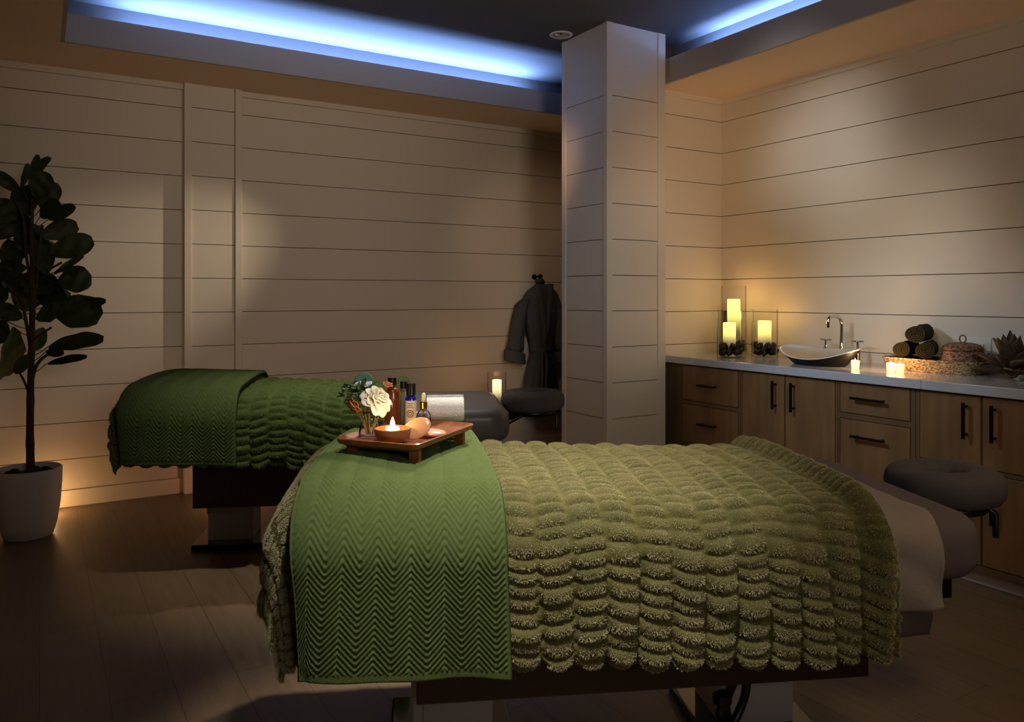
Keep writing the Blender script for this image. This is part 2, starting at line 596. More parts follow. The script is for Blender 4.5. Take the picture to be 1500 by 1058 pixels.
# small crown strips and baseboards
CR = 0.035
struct(MB().box(XL, XN, YB - 0.022, YB, SOFFIT - CR, SOFFIT).build('trim_3', M['wall']))
struct(MB().box(XR - 0.022, XR, YF, YS, SOFFIT - CR, SOFFIT).build('trim_4', M['wall']))
struct(MB().box(3.262, XR - 0.022, YS - 0.022, YS, SOFFIT - CR, SOFFIT).build('trim_5', M['wall']))
struct(MB().box(XL, XN, YB - 0.016, YB, 0, 0.095).build('baseboard_back', M['wall'], bevel=0.003))

# the shallow pilaster on the back wall
PX0, PX1 = 0.755, 1.096
mb = MB()
boards(mb, 'x', PX0 + 0.04, PX1 - 0.045, YB - 0.048, 0.05, 0, SOFFIT)
mb.cur = 1
mb.box(PX0 + 0.01, PX1 - 0.01, YB - 0.036, YB, 0, SOFFIT)
pil = struct(mb.build('trim_6', None, mats=[M['wall'], M['gap']]))
mb = MB()
mb.box(PX0, PX0 + 0.042, YB - 0.06, YB, 0, SOFFIT)
mb.box(PX1 - 0.042, PX1, YB - 0.06, YB, 0, SOFFIT)
mb.build('corner_trim', M['wall'], pil, bevel=0.003)

# the free-standing pillar
QX0, QX1, QY0, QY1 = 2.81, 3.262, 3.562, 4.02
mb = MB()
ti = 0.006
boards(mb, 'x', QX0 + 0.035, QX1 - 0.05, QY0 + ti, 0.016, 0, RAISED, 0.012)
boards(mb, 'y', QY0 + 0.035, QY1 - 0.035, QX0 + ti, 0.016, 0, RAISED, 0.012)
mb.cur = 1
mb.box(QX0 + 0.02, QX1 - 0.01, QY0 + 0.02, QY1, 0, RAISED)
q = struct(mb.build('pillar', None, mats=[M['wall'], M['gap']]))
for x0, x1, y0, y1 in ((QX0, QX0 + 0.04, QY0, QY0 + 0.04), (QX1 - 0.06, QX1, QY0, QY0 + 0.12), (QX0, QX0 + 0.04, QY1 - 0.04, QY1)):
    MB().box(x0, x1, y0, y1, 0, RAISED).build('corner_trim', M['wall'], q, bevel=0.003)

# ------------------------------------------------------------------ recessed ceiling lamp beside the pillar
c = W(822, 50, 4.733)
c.z = RAISED
d = thing('recessed_downlight', 'small round recessed chrome downlight in the dark ceiling beside the pillar', 'ceiling light', c)
MB().lathe([(0.052, 0.0), (0.070, -0.002), (0.071, -0.007), (0.062, -0.011), (0.052, -0.008)], seg=40, cap=False).build('trim_ring', M['white_gloss'], d, smooth=True)
MB().lathe([(0.053, -0.008), (0.047, -0.004), (0.036, -0.0025), (0.02, -0.002), (0.001, -0.0018)], seg=40, cap=True).build('reflector', M['chrome'], d, smooth=True)


# ------------------------------------------------------------------ cabinets along the right wall
CF = 3.33            # cabinet front face
CT = 0.845           # counter top height


def pull(parent, x, y0, y1, z0, z1):
    """a black bar pull; vertical if y0 == y1 else horizontal"""
    mb = MB()
    ex = x - 0.030
    if y0 == y1:
        mb.box(ex - 0.006, ex + 0.006, y0 - 0.006, y0 + 0.006, z0, z1)
        for z in (z0 + 0.018, z1 - 0.018):
            mb.box(ex, x + 0.002, y0 - 0.005, y0 + 0.005, z - 0.005, z + 0.005)
    else:
        mb.box(ex - 0.006, ex + 0.006, y0, y1, z0 - 0.006, z0 + 0.006)
        for y in (y0 + 0.018, y1 - 0.018):
            mb.box(ex, x + 0.002, y - 0.005, y + 0.005, z0 - 0.005, z0 + 0.005)
    return mb.build('handle', M['black_metal'], parent, bevel=0.0015)


def cabinet(name, label, y_far, y_near, fronts, cat='cabinet'):
    """fronts: (kind, y_far, y_near, z0, z1, handle)"""
    t = thing(name, label, cat, (CF, (y_far + y_near) / 2, 0), 0, 'stained wood cabinet units under the counter')
    oy = (y_far + y_near) / 2
    xf = Matrix.Translation((-CF, -oy, 0))
    fy0, fy1 = y_near, y_far
    mb = MB(xf)
    mb.box(CF + 0.02, XR - 0.018, fy0 + 0.0015, fy1 - 0.0015, 0.07, 0.8)
    mb.build('carcass', M['hole'], t)
    # face frame: what is left between the fronts
    mb = MB(xf)
    ys = sorted({fy0 + 0.0015, fy1 - 0.0015} | {v for f in fronts for v in (f[1], f[2])})
    zs = sorted({0.07, 0.802} | {v for f in fronts for v in (f[3], f[4])})
    for i in range(len(ys) - 1):
        for j in range(len(zs) - 1):
            cy, cz = (ys[i] + ys[i + 1]) / 2, (zs[j] + zs[j + 1]) / 2
            if not any(f[2] < cy < f[1] and f[3] < cz < f[4] for f in fronts):
                mb.box(CF, CF + 0.022, ys[i], ys[i + 1], zs[j], zs[j + 1])
    mb.build('face_frame', M['wood_frame'], t)
    mb = MB(xf)
    mb.box(CF + 0.055, CF + 0.07, fy0 + 0.0015, fy1 - 0.0015, 0.0, 0.075)
    mb.build('toe_kick', M['wall'], t)
    for kind, yf, yn, z0, z1, h in fronts:
        mb = MB(xf)
        g = 0.0035
        mb.box(CF - 0.003, CF + 0.016, yn + g, yf - g, z0 + g, z1 - g)
        d = mb.build(kind, M['wood_front'], t, bevel=0.0015)
        hh = pull(d, CF - 0.003, *h)
        hh.data.transform(xf)
    return t


G4 = 0.0
cabinet('drawer_cabinet', 'two-drawer wood cabinet unit at the far end next to the pillar', 3.70, 3.030,
        [('drawer', 3.487, 3.045, 0.585, 0.797, (3.345, 3.185, 0.687, 0.687)[:0] or (3.195, 3.335, 0.687, 0.687)),
         ('drawer', 3.487, 3.045, 0.330, 0.565, (3.195, 3.335, 0.459, 0.459)),
         ('drawer', 3.487, 3.045, 0.095, 0.310, (3.195, 3.335, 0.225, 0.225))])
cabinet('door_cabinet', 'two-door wood cabinet unit under the vessel sink', 3.030, 2.415,
        [('door', 3.016, 2.729, 0.095, 0.799, (2.785, 2.785, 0.615, 0.765)),
         ('door', 2.727, 2.427, 0.095, 0.799, (2.668, 2.668, 0.615, 0.765))])
cabinet('drawer_cabinet', 'wood drawer cabinet unit below the wicker tray', 2.415, 2.020,
        [('drawer', 2.404, 2.042, 0.648, 0.799, (2.155, 2.325, 0.727, 0.727)),
         ('drawer', 2.404, 2.042, 0.345, 0.622, (2.155, 2.325, 0.545, 0.545)),
         ('drawer', 2.404, 2.042, 0.095, 0.325, (2.155, 2.325, 0.225, 0.225))])
cabinet('door_cabinet', 'four-door wood cabinet unit nearest the camera, behind the cradle of the front table', 2.020, 1.450,
        [('door', 2.002, 1.737, 0.497, 0.799, (1.795, 1.795, 0.615, 0.768)),
         ('door', 1.735, 1.464, 0.497, 0.799, (1.682, 1.682, 0.615, 0.768)),
         ('door', 2.002, 1.737, 0.095, 0.480, (1.795, 1.795, 0.280, 0.430)),
         ('door', 1.735, 1.464, 0.095, 0.480, (1.682, 1.682, 0.280, 0.430))])
cabinet('drawer_cabinet', 'wood drawer cabinet unit beyond the four-door unit, away from the pillar', 1.450, 0.95,
        [('drawer', 1.436, 0.97, 0.58, 0.799, (1.12, 1.28, 0.69, 0.69)),
         ('drawer', 1.436, 0.97, 0.095, 0.56, (1.12, 1.28, 0.33, 0.33))])

mb = MB()
mb.box(3.303, XR - 0.001, 1.981, YS - 0.001, 0.803, CT)
mb.box(3.303, XR - 0.001, 0.90, 1.980, 0.803, CT)
tag(mb.build('countertop', M['stone_top'], bevel=0.003), 'long pale grey stone countertop over the wood cabinets', 'countertop')


# ------------------------------------------------------------------ candles in glass cylinders
def hurricane(label, pos, gr, gh, cr, ch, zc, rocks, group, top=9.0, power=3.0, glow=(1.0, 0.84, 0.17)):
    t = thing('hurricane_candle', label, 'candle', pos, 0, group)
    MB().lathe([(gr * 0.3, 0.001), (gr, 0.0), (gr, gh), (gr - 0.003, gh), (gr - 0.003, 0.006), (gr * 0.3, 0.006)], seg=48).build('glass_cylinder', M['glass'], t, smooth=True, angle=40)
    mb = MB()
    mb.lathe([(0.002, 0), (cr, 0), (cr, ch - 0.003), (cr - 0.004, ch), (cr - 0.012, ch - 0.002), (0.002, ch - 0.006)], seg=32)
    w = mb.build('wax', wax('glowing_wax', ch, top, color=glow), t, smooth=True, angle=50)
    w.location = (0, 0, zc)
    if rocks:
        rs = random.Random(int(pos.x * 1000))
        k = 0
        for lev, n in enumerate(rocks):
            for i in range(n):
                a = 2 * PI * (i + 0.5 * lev + rs.uniform(-.15, .15)) / n
                rad = gr - 0.030 - (0.004 if lev else 0)
                mb = MB()
                s = rs.uniform(0.85, 1.1)
                mb.blob((0, 0, 0), (0.030 * s, 0.021 * s, 0.024 * s), k + 3, 0.16)
                o = mb.build('stone', M['rock'], t, smooth=True)
                o.location = (rad * math.cos(a), rad * math.sin(a), 0.037 + lev * 0.030)
                o.rotation_euler = (rs.uniform(-.4, .4), rs.uniform(-.4, .4), a)
                k += 1
    p = point('candle_light', (0, 0, 0), power, WARM, cr * 0.9)
    p.parent = t
    p.location = (0, 0, zc + ch + 0.035)
    return t


HG = 'glass cylinder candles on the counter'
hurricane('front low glass cylinder candle with black stones on the counter corner', Vector((3.520, 3.290, CT)), 0.074, 0.277, 0.037, 0.20, 0.008, (8, 5), HG, 1.15, 0.37)
hurricane('tall rear glass cylinder candle raised highest in the counter corner', Vector((3.735, 3.455, CT)), 0.078, 0.43, 0.039, 0.34, 0.008, (8, 6), HG, 1.15, 0.44)
hurricane('glass cylinder candle with black stones nearest the sink', Vector((3.722, 3.200, CT)), 0.078, 0.285, 0.039, 0.21, 0.008, (8, 5), HG, 1.15, 0.39)

# floor candle behind the far table, on a low side table
sp = lz(-0.106, 5.45)
t = thing('side_table', 'low round dark side table by the back wall behind the far massage table', 'table', sp)
MB().lathe([(0.002, 0.36), (0.15, 0.36), (0.155, 0.375), (0.15, 0.39), (0.002, 0.39)], seg=32).build('table_top', M['dark_wood'], t, smooth=True, angle=40)
MB().lathe([(0.13, 0.0), (0.13, 0.015), (0.025, 0.03), (0.022, 0.2), (0.025, 0.36)], seg=24).build('pedestal', M['black_metal'], t, smooth=True, angle=40)
hurricane('glass cylinder candle by the back wall between the far table and the robe', Vector((sp.x, sp.y, 0.39)), 0.068, 0.285, 0.032, 0.225, 0.008, None, 'glass cylinder candle at the back', 1.0, 0.8, (1.0, 0.80, 0.42))


def flame(parent, z, h=0.022, r=0.0055):
    prof = [(0.0006, 0), (r * 0.7, h * 0.1), (r, h * 0.28), (r * 0.75, h * 0.55), (r * 0.35, h * 0.8), (0.0004, h)]
    o = MB().lathe(prof, seg=14).build('flame', M['flame'], parent, smooth=True)
    o.location = (0, 0, z)
    return o


def votive(label, pos, group, power=1.5):
    power *= 0.4
    t = thing('votive_candle', label, 'candle', pos, 0, group)
    MB().lathe([(0.002, 0.0), (0.016, 0.0), (0.0185, 0.004), (0.020, 0.040), (0.0185, 0.040), (0.017, 0.008), (0.002, 0.008)], seg=28).build('glass_cup', M['frost'], t, smooth=True, angle=40)
    MB().lathe([(0.002, 0.009), (0.0166, 0.009), (0.0172, 0.026), (0.002, 0.026)], seg=24).build('wax', M['glow_wax'], t, smooth=True, angle=40)
    flame(t, 0.027)
    p = point('candle_light', (0, 0, 0), power, WARM, 0.012)
    p.parent = t
    p.location = (0, 0, 0.062)
    return t


votive('left one of two small votive candles in front of the wicker tray', on_z(1305, 544, CT), 'votive candles by the wicker tray', 1.0)
votive('right one of two small votive candles in front of the wicker tray', on_z(1318, 546, CT), 'votive candles by the wicker tray', 1.0)
votive('small votive candle tucked under the right tip of the sink', on_z(1253, 540, CT), None, 1.2)

# ------------------------------------------------------------------ sink and faucet
sk = thing('vessel_sink', 'boat-shaped vessel sink, white inside and dark outside, on the counter', 'sink', (3.555, 2.69, CT))


def sink_rim(a, k=1.0):
    c_, s_ = math.cos(a), math.sin(a)
    L, Wd = 0.225 * k, 0.135 * k
    z = 0.050 + 0.016 * s_ + 0.040 * abs(c_) ** 2.2
    return (Wd * abs(s_) ** 0.9 * (1 if s_ >= 0 else -1), L * c_, z)


N = 64
outer, inner = MB(), MB()
rim = [sink_rim(2 * PI * j / N) for j in range(N)]
rings = []
for k, zf in ((0.62, 0.0), (0.68, 0.06), (0.80, 0.40), (0.92, 0.75), (1.0, 1.0)):
    rings.append([(p[0] * k, p[1] * k, p[2] * zf + 0.0005) for p in rim])
outer.loft(rings, False)
outer.add(rings[0], [tuple(range(N))[::-1]])
outer.build('outer_shell', M['dark_ceramic'], sk, smooth=True, angle=50)
rings = [[(p[0] * 1.012, p[1] * 1.012, p[2] + 0.0005) for p in rim], [(p[0] * 1.01, p[1] * 1.01, p[2] + 0.005) for p in rim]]
for k, zf in ((0.97, 1.04), (0.93, 0.90), (0.82, 0.55), (0.6, 0.25), (0.3, 0.14), (0.02, 0.12)):
    rings.append([(p[0] * k, p[1] * k, p[2] * zf + 0.003) for p in rim])
inner.loft(rings, True)
inner.build('basin', M['white_gloss'], sk, smooth=True)

fp = Vector((3.79, 2.725, CT))
fc = thing('faucet', 'tall chrome gooseneck faucet between two cross handles', 'faucet', fp)
path = [(0, 0, 0.03), (0, 0, 0.21)]
R = 0.045
for i in range(13):
    a = PI * i / 12 * 0.5
    path.append((-R + R * math.cos(a), 0, 0.21 + R * math.sin(a)))
path.append((-0.085, 0, 0.255))
for i in range(1, 9):
    a = PI / 2 * i / 8
    path.append((-0.085 - 0.03 * math.sin(a), 0, 0.225 + 0.03 * math.cos(a)))
path.append((-0.115, 0, 0.195))
MB().tube(path, 0.0105, 16).build('spout', M['chrome'], fc, smooth=True, angle=60)
MB().lathe([(0.024, 0), (0.024, 0.006), (0.016, 0.010), (0.015, 0.05), (0.0105, 0.055)], seg=24).build('base', M['chrome'], fc, smooth=True, angle=40)
for s in (-1, 1):
    h = MB().lathe([(0.022, 0), (0.022, 0.006), (0.015, 0.010), (0.0145, 0.075), (0.008, 0.080), (0.007, 0.118)], seg=24).build('handle', M['chrome'], fc, smooth=True, angle=40)
    h.location = (0.0, 0.10 * s, 0)
    mb = MB()
    mb.tube([(0, -0.036, 0.122), (0, 0.036, 0.122)], 0.0055, 12)
    mb.tube([(-0.024, 0, 0.122), (0.024, 0, 0.122)], 0.0055, 12)
    mb.build('cross_bar', M['chrome'], h, smooth=True, angle=50)


# ------------------------------------------------------------------ towels, wicker, dried flower on the counter
def spiral_roll(name, label, cat, pos, rot, r, L, m, group=None, turns=4.2):
    """a rolled towel: a spiral section swept along its length (local x)"""
    t = thing(name, label, cat, pos, 0, group)
    t.rotation_euler = rot
    th = r / (turns + 0.6)
    prof_o, prof_i = [], []
    n = int(turns * 22)
    for i in range(n + 1):
        a = 2 * PI * turns * i / n
        rad = th * 0.55 + (r - th * 0.55) * i / n
        wob = 1 + 0.03 * math.sin(3 * a + r * 90)
        prof_o.append((rad * wob * math.cos(a), rad * wob * math.sin(a) * 0.94))
        ri = max(0.0008, rad * wob - th * 0.80)
        prof_i.append((ri * math.cos(a), ri * math.sin(a) * 0.94))
    prof = prof_o + prof_i[::-1]
    rings = []
    for s, k in ((-L / 2, 0.985), (-L / 2 + 0.006, 1.0), (-L / 4, 1.01), (0, 1.0), (L / 4, 1.012), (L / 2 - 0.006, 1.0), (L / 2, 0.985)):
        rings.append([(s, y * k, z * k) for y, z in prof])
    nn = len(prof)
    h = n + 1
    mb = MB()
    mb.loft(rings, False)
    for e in (0, (len(rings) - 1) * nn):
        for i in range(n):
            mb.f.append([e + i, e + i + 1, e + nn - 2 - i, e + nn - 1 - i])
            mb.mi.append(0)
    mb.build('rolled_cloth', m, t, smooth=True, angle=50)
    return t


# wicker tray: an elongated flared tray woven from strands
TRC = Vector((3.745, 2.165, CT))
tr = thing('wicker_tray', 'long pale wicker tray holding dark rolled towels', 'tray', TRC)


def tray_ring(k, z, n=72):
    out = []
    for j in range(n):
        a = 2 * PI * j / n
        c_, s_ = math.cos(a), math.sin(a)
        e = 0.42
        out.append((0.118 * k * math.copysign(abs(c_) ** e, c_), 0.238 * (k * 0.55 + 0.45) * math.copysign(abs(s_) ** e, s_), z))
    return out


mb = MB()
rings = []
for i in range(11):
    z = 0.004 + i * 0.0052
    k = 0.86 + 0.14 * i / 10
    rings.append([(p[0] * (1 + 0.03 * (1 if (j + i) % 2 else -1)), p[1] * (1 + 0.014 * (1 if (j + i) % 2 else -1)), p[2]) for j, p in enumerate(tray_ring(k, z))])
inner_r = [[(p[0] * 0.965, p[1] * 0.985, p[2]) for p in r] for r in rings[::-1]]
mb.loft(rings + inner_r[:-1], False)
mb.loft([tray_ring(0.85, 0.001), tray_ring(0.86, 0.008)])
mb.build('woven_body', M['wicker'], tr, smooth=True, angle=30)
mb = MB()
rr = tray_ring(1.0, 0.058)
mb.tube(rr + [rr[0]], 0.005, 8, False)
mb.build('rolled_rim', M['wicker'], tr, smooth=True)
TG = 'dark rolled towels in the wicker tray'
rx = math.radians(-24)
tw = [('dark rolled towel lying on top of the towel stack', (-0.005, 0.085, 0.182), -2.80, 0.050, 0.21),
      ('dark rolled towel at the left of the stack, middle row', (-0.01, 0.150, 0.104), -2.85, 0.044, 0.19),
      ('dark rolled towel at the right of the stack, middle row', (-0.02, 0.038, 0.106), -2.70, 0.047, 0.21),
      ('bottom dark rolled towel at the left, partly below the tray rim', (0.0, 0.166, 0.040), -2.9, 0.030, 0.17),
      ('bottom dark rolled towel in the middle, partly below the tray rim', (0.0, 0.112, 0.038), -2.9, 0.030, 0.18),
      ('bottom dark rolled towel at the right, partly below the tray rim', (0.0, 0.044, 0.038), -2.9, 0.030, 0.18)]
for lab, p, a, r, L in tw:
    spiral_roll('rolled_towel', lab, 'towel', TRC + Vector(p), (0, 0, a), r, L, M['towel_dark'], TG)

# round lidded wicker basket
bk = thing('lidded_basket', 'round brown wicker basket with domed lid and ring handle in the tray', 'basket', TRC + Vector((0.0, -0.125, 0.0095)))
mb = MB()


def woven(mb, prof, n=40, amp=0.0035):
    rings = []
    for i, (r, z) in enumerate(prof):
        rings.append([((r + amp * (1 if (j // 2 + i) % 2 else -1)) * math.cos(2 * PI * j / n), (r + amp * (1 if (j // 2 + i) % 2 else -1)) * math.sin(2 * PI * j / n), z) for j in range(n)])
    mb.loft(rings)


woven(mb, [(0.085 + 0.006 * math.sin(PI * i / 9), 0.001 + 0.0108 * i) for i in range(10)] + [(0.02, 0.099)])
mb.build('basket_body', M['wicker_dark'], bk, smooth=True, angle=35)
mb = MB()
woven(mb, [(0.084, 0.100), (0.089, 0.104), (0.088, 0.110), (0.083, 0.117), (0.074, 0.124), (0.062, 0.130), (0.047, 0.134), (0.030, 0.137), (0.012, 0.138)])
ld = mb.build('lid', M['wicker_dark'], bk, smooth=True, angle=35)
mb = MB()
ringp = [(0.0, 0.015 * math.cos(2 * PI * i / 20), 0.154 + 0.018 * math.sin(2 * PI * i / 20)) for i in range(21)]
mb.tube(ringp, 0.0032, 8, False)
mb.build('ring_handle', M['wicker_dark'], ld, smooth=True)

# dried woody flower
dfp = on_z(1478, 552, CT) - Vector((0.075, 0.05, 0))
df = thing('dried_flower', 'large dried brown artichoke-like flower head lying on the counter', 'dried flower', dfp)
df.scale = (1.25, 1.25, 1.35)


def petal(mb, L, Wd, cup, curl, xf, nu=8, nv=6, blunt=False):
    rows = []
    for i in range(nu + 1):
        s = i / nu
        w = Wd * max(0.12, (1 - ((s - 0.55) / 0.62) ** 2)) ** 0.6 if blunt else Wd * max(0.03, math.sin(PI * min(1, s * 0.9 + 0.1))) ** 0.7 * (1 - 0.55 * s * s)
        row = []
        for j in range(nv + 1):
            q_ = (j / nv - 0.5) * 2
            x = L * (s - (0.22 * s * q_ * q_ if blunt else 0))
            y = w * q_
            z = cup * q_ * q_ * w / Wd + curl * s * s
            row.append(xf @ Vector((x, y, z)))
        rows.append(row)
    top = [p for r in rows for p in r]
    n = nv + 1
    nrm = xf.to_3x3() @ Vector((0, 0, -0.0025))
    bot = [p + nrm for p in top]
    fs = []
    K = len(top)
    for i in range(nu):
        for j in range(nv):
            a_, b_, c_, d_ = i * n + j, i * n + j + 1, (i + 1) * n + j + 1, (i + 1) * n + j
            fs.append((a_, b_, c_, d_))
            fs.append((K + a_, K + d_, K + c_, K + b_))
    for i in range(nu):
        for j in (0, nv):
            a_, d_ = i * n + j, (i + 1) * n + j
            fs.append((a_, d_, K + d_, K + a_))
    for j in range(nv):
        a_, b_ = nu * n + j, nu * n + j + 1
        fs.append((a_, b_, K + b_, K + a_))
    mb.add(top, fs)if False else mb.add(top + bot, fs)


mb = MB()
rs = random.Random(5)
for ring, (n, el, L, Wd, z0) in enumerate(((9, 4, 0.120, 0.030, 0.018), (9, 24, 0.125, 0.032, 0.026), (8, 46, 0.120, 0.030, 0.034), (6, 66, 0.105, 0.027, 0.036))):
    for i in range(n):
        a = 2 * PI * (i + 0.5 * ring) / n + rs.uniform(-.12, .12)
        e = math.radians(el + rs.uniform(-7, 7))
        xf = Matrix.Translation((0, 0, z0)) @ Matrix.Rotation(a, 4, 'Z') @ Matrix.Rotation(-e, 4, 'Y') @ Matrix.Translation((0.012, 0, 0))
        petal(mb, L * rs.uniform(.85, 1.1), Wd, 0.016, rs.uniform(.0, .018), xf)
mb.build('petals', M['dried'], df, smooth=True, angle=60)
mb = MB()
mb.blob((0, 0, 0.036), (0.026, 0.026, 0.035), 4, 0.06)
mb.build('heart', M['dried_pale'], df, smooth=True)
tag(bpy.data.objects['dried_flower'], 'large dried brown artichoke-like flower head lying on the counter', 'dried flower')

# outlet on the right wall
oc = Vector((XR, 2.08, 0.955))
ot = thing('wall_outlet', 'double socket plate on the right wall behind the dried flower', 'outlet', oc)
MB().box(-0.006, 0.0, -0.095, 0.095, -0.055, 0.055).build('cover_plate', M['outlet'], ot, bevel=0.002)
for y in (-0.055, 0.0, 0.055):
    sk_ = MB().box(-0.0075, -0.005, y - 0.016, y + 0.016, -0.034, 0.034).build('socket', M['outlet'], ot, bevel=0.001)
    for z in (-0.017, 0.017):
        for dy in (-0.007, 0.007):
            MB().box(-0.0082, -0.006, y + dy - 0.002, y + dy + 0.002, z - 0.005, z + 0.005).build('slot', M['hole'], sk_)


# ------------------------------------------------------------------ massage tables
ANG = -YAW + math.radians(7.0)
TL = 1.765


def rounded_slab(mb, u0, u1, hw, z0, z1, rc, re, n_c=10, n_e=6, crown=0.0):
    def outline(ins):
        pts = []
        r = max(0.002, rc - ins)
        for cx, cy, a0 in ((u1 - rc, hw - rc, 0), (u0 + rc, hw - rc, PI / 2), (u0 + rc, -hw + rc, PI), (u1 - rc, -hw + rc, 1.5 * PI)):
            for i in range(n_c + 1):
                a = a0 + PI / 2 * i / n_c
                pts.append((cx + r * math.cos(a), cy + r * math.sin(a)))
        return pts
    rings = []
    for i in range(n_e + 1):
        a = PI / 2 * (1 - i / n_e)
        rings.append([(x, y, z0 + re - re * math.sin(a)) for x, y in outline(re - re * math.cos(a))])
    for i in range(n_e + 1):
        a = PI / 2 * i / n_e
        rings.append([(x, y, z1 - re + re * math.sin(a)) for x, y in outline(re - re * math.cos(a))])
    mb.loft(rings)


def drape_map(P, Q, hw, L0, Hfun, R, amp=0.0, seed=0, off=0.0, nexp=4.0, flare=0.03, head_open=True, crown=0.05, droop=0.0):
    """cloth coordinates (P along the table from the foot edge, Q across) -> 3-D, draped over foot and both sides"""
    r_in = R
    pc = np.maximum(P, r_in)
    qc = np.clip(Q, -hw + r_in, hw - r_in)
    dx = np.maximum(0, r_in - P)
    dy = np.abs(Q - qc)
    hyp = np.sqrt(dx * dx + dy * dy) + 1e-9
    d = (dx ** nexp + dy ** nexp + 1e-12) ** (1 / nexp)
    ux, uy = -dx / hyp, np.sign(Q - qc) * dy / hyp
    q_arc = R * PI / 2
    a = np.minimum(d, q_arc) / R
    rest = np.maximum(0, d - q_arc)
    h = (R + off) * np.sin(a) + rest * flare
    v = (R + off) * (1 - np.cos(a)) + rest
    if amp:
        ph = np.where(dy > dx, P, Q * 1.3) * 9 + seed
        wave = np.sin(ph * 2.1 + seed) * 0.6 + np.sin(ph * 3.7 + 1.3 * seed) * 0.4
        h = h + amp * wave * np.clip(rest / 0.35, 0, 1)
    X = pc + ux * h
    Y = qc + uy * h
    Zz = Hfun(np.clip(P, 0, 9), qc) + off - v - crown * np.abs(qc / hw) ** 2.2
    return np.stack([X, Y, Zz], -1), d


def grid_faces(n, m):
    idx = np.arange(n * m).reshape(n, m)
    return np.stack([idx[:-1, :-1], idx[1:, :-1], idx[1:, 1:], idx[:-1, 1:]], -1).reshape(-1, 4).tolist()


def grid_normals(P3):
    du = np.gradient(P3, axis=0)
    dv = np.gradient(P3, axis=1)
    n = np.cross(du, dv)
    n /= np.linalg.norm(n, axis=-1, keepdims=True) + 1e-12
    return n


def H_bed(lift):
    def f(P, Q):
        s = np.clip(1 - P / 1.35, 0, 1)
        s = s * s * (3 - 2 * s)
        return 0.722 + 0.046 * s + lift + 0.006 * np.sin(P * 7) * np.cos(Q * 6)
    return f


def puffs(P, Q, cw, rh, seed):
    rg = np.random.default_rng(seed)
    pj = P + 0.005 * np.sin(Q * 11 + 3 * np.sin(P * 5))
    col = np.floor(pj / cw).astype(int)
    xf = pj / cw - col
    c0 = col.min()
    out = np.zeros_like(P)
    for c in range(c0, col.max() + 1):
        m = col == c
        hs = rg.uniform(rh * 0.66, rh * 1.34, 90)
        b = np.concatenate([[0.], np.cumsum(hs)]) - 1.25 + rg.uniform(0, rh)
        tilt = rg.uniform(-.004, .004)
        q = Q[m] + tilt * (xf[m] - .5) * 4 + 0.0035 * np.sin(xf[m] * PI + c)
        k = np.clip(np.searchsorted(b, q) - 1, 0, 88)
        yf = (q - b[k]) / hs[k]
        ht = rg.uniform(0.78, 1.15, 90)[k]
        ax = np.abs(2 * xf[m] - 1)
        ay = np.abs(2 * yf - 1)
        prof = np.maximum(0, 1 - ax ** 2.4) ** 0.62 * np.sqrt(np.maximum(0.0, 1 - ay ** 2.2))
        out[m] = ht * prof
    return out


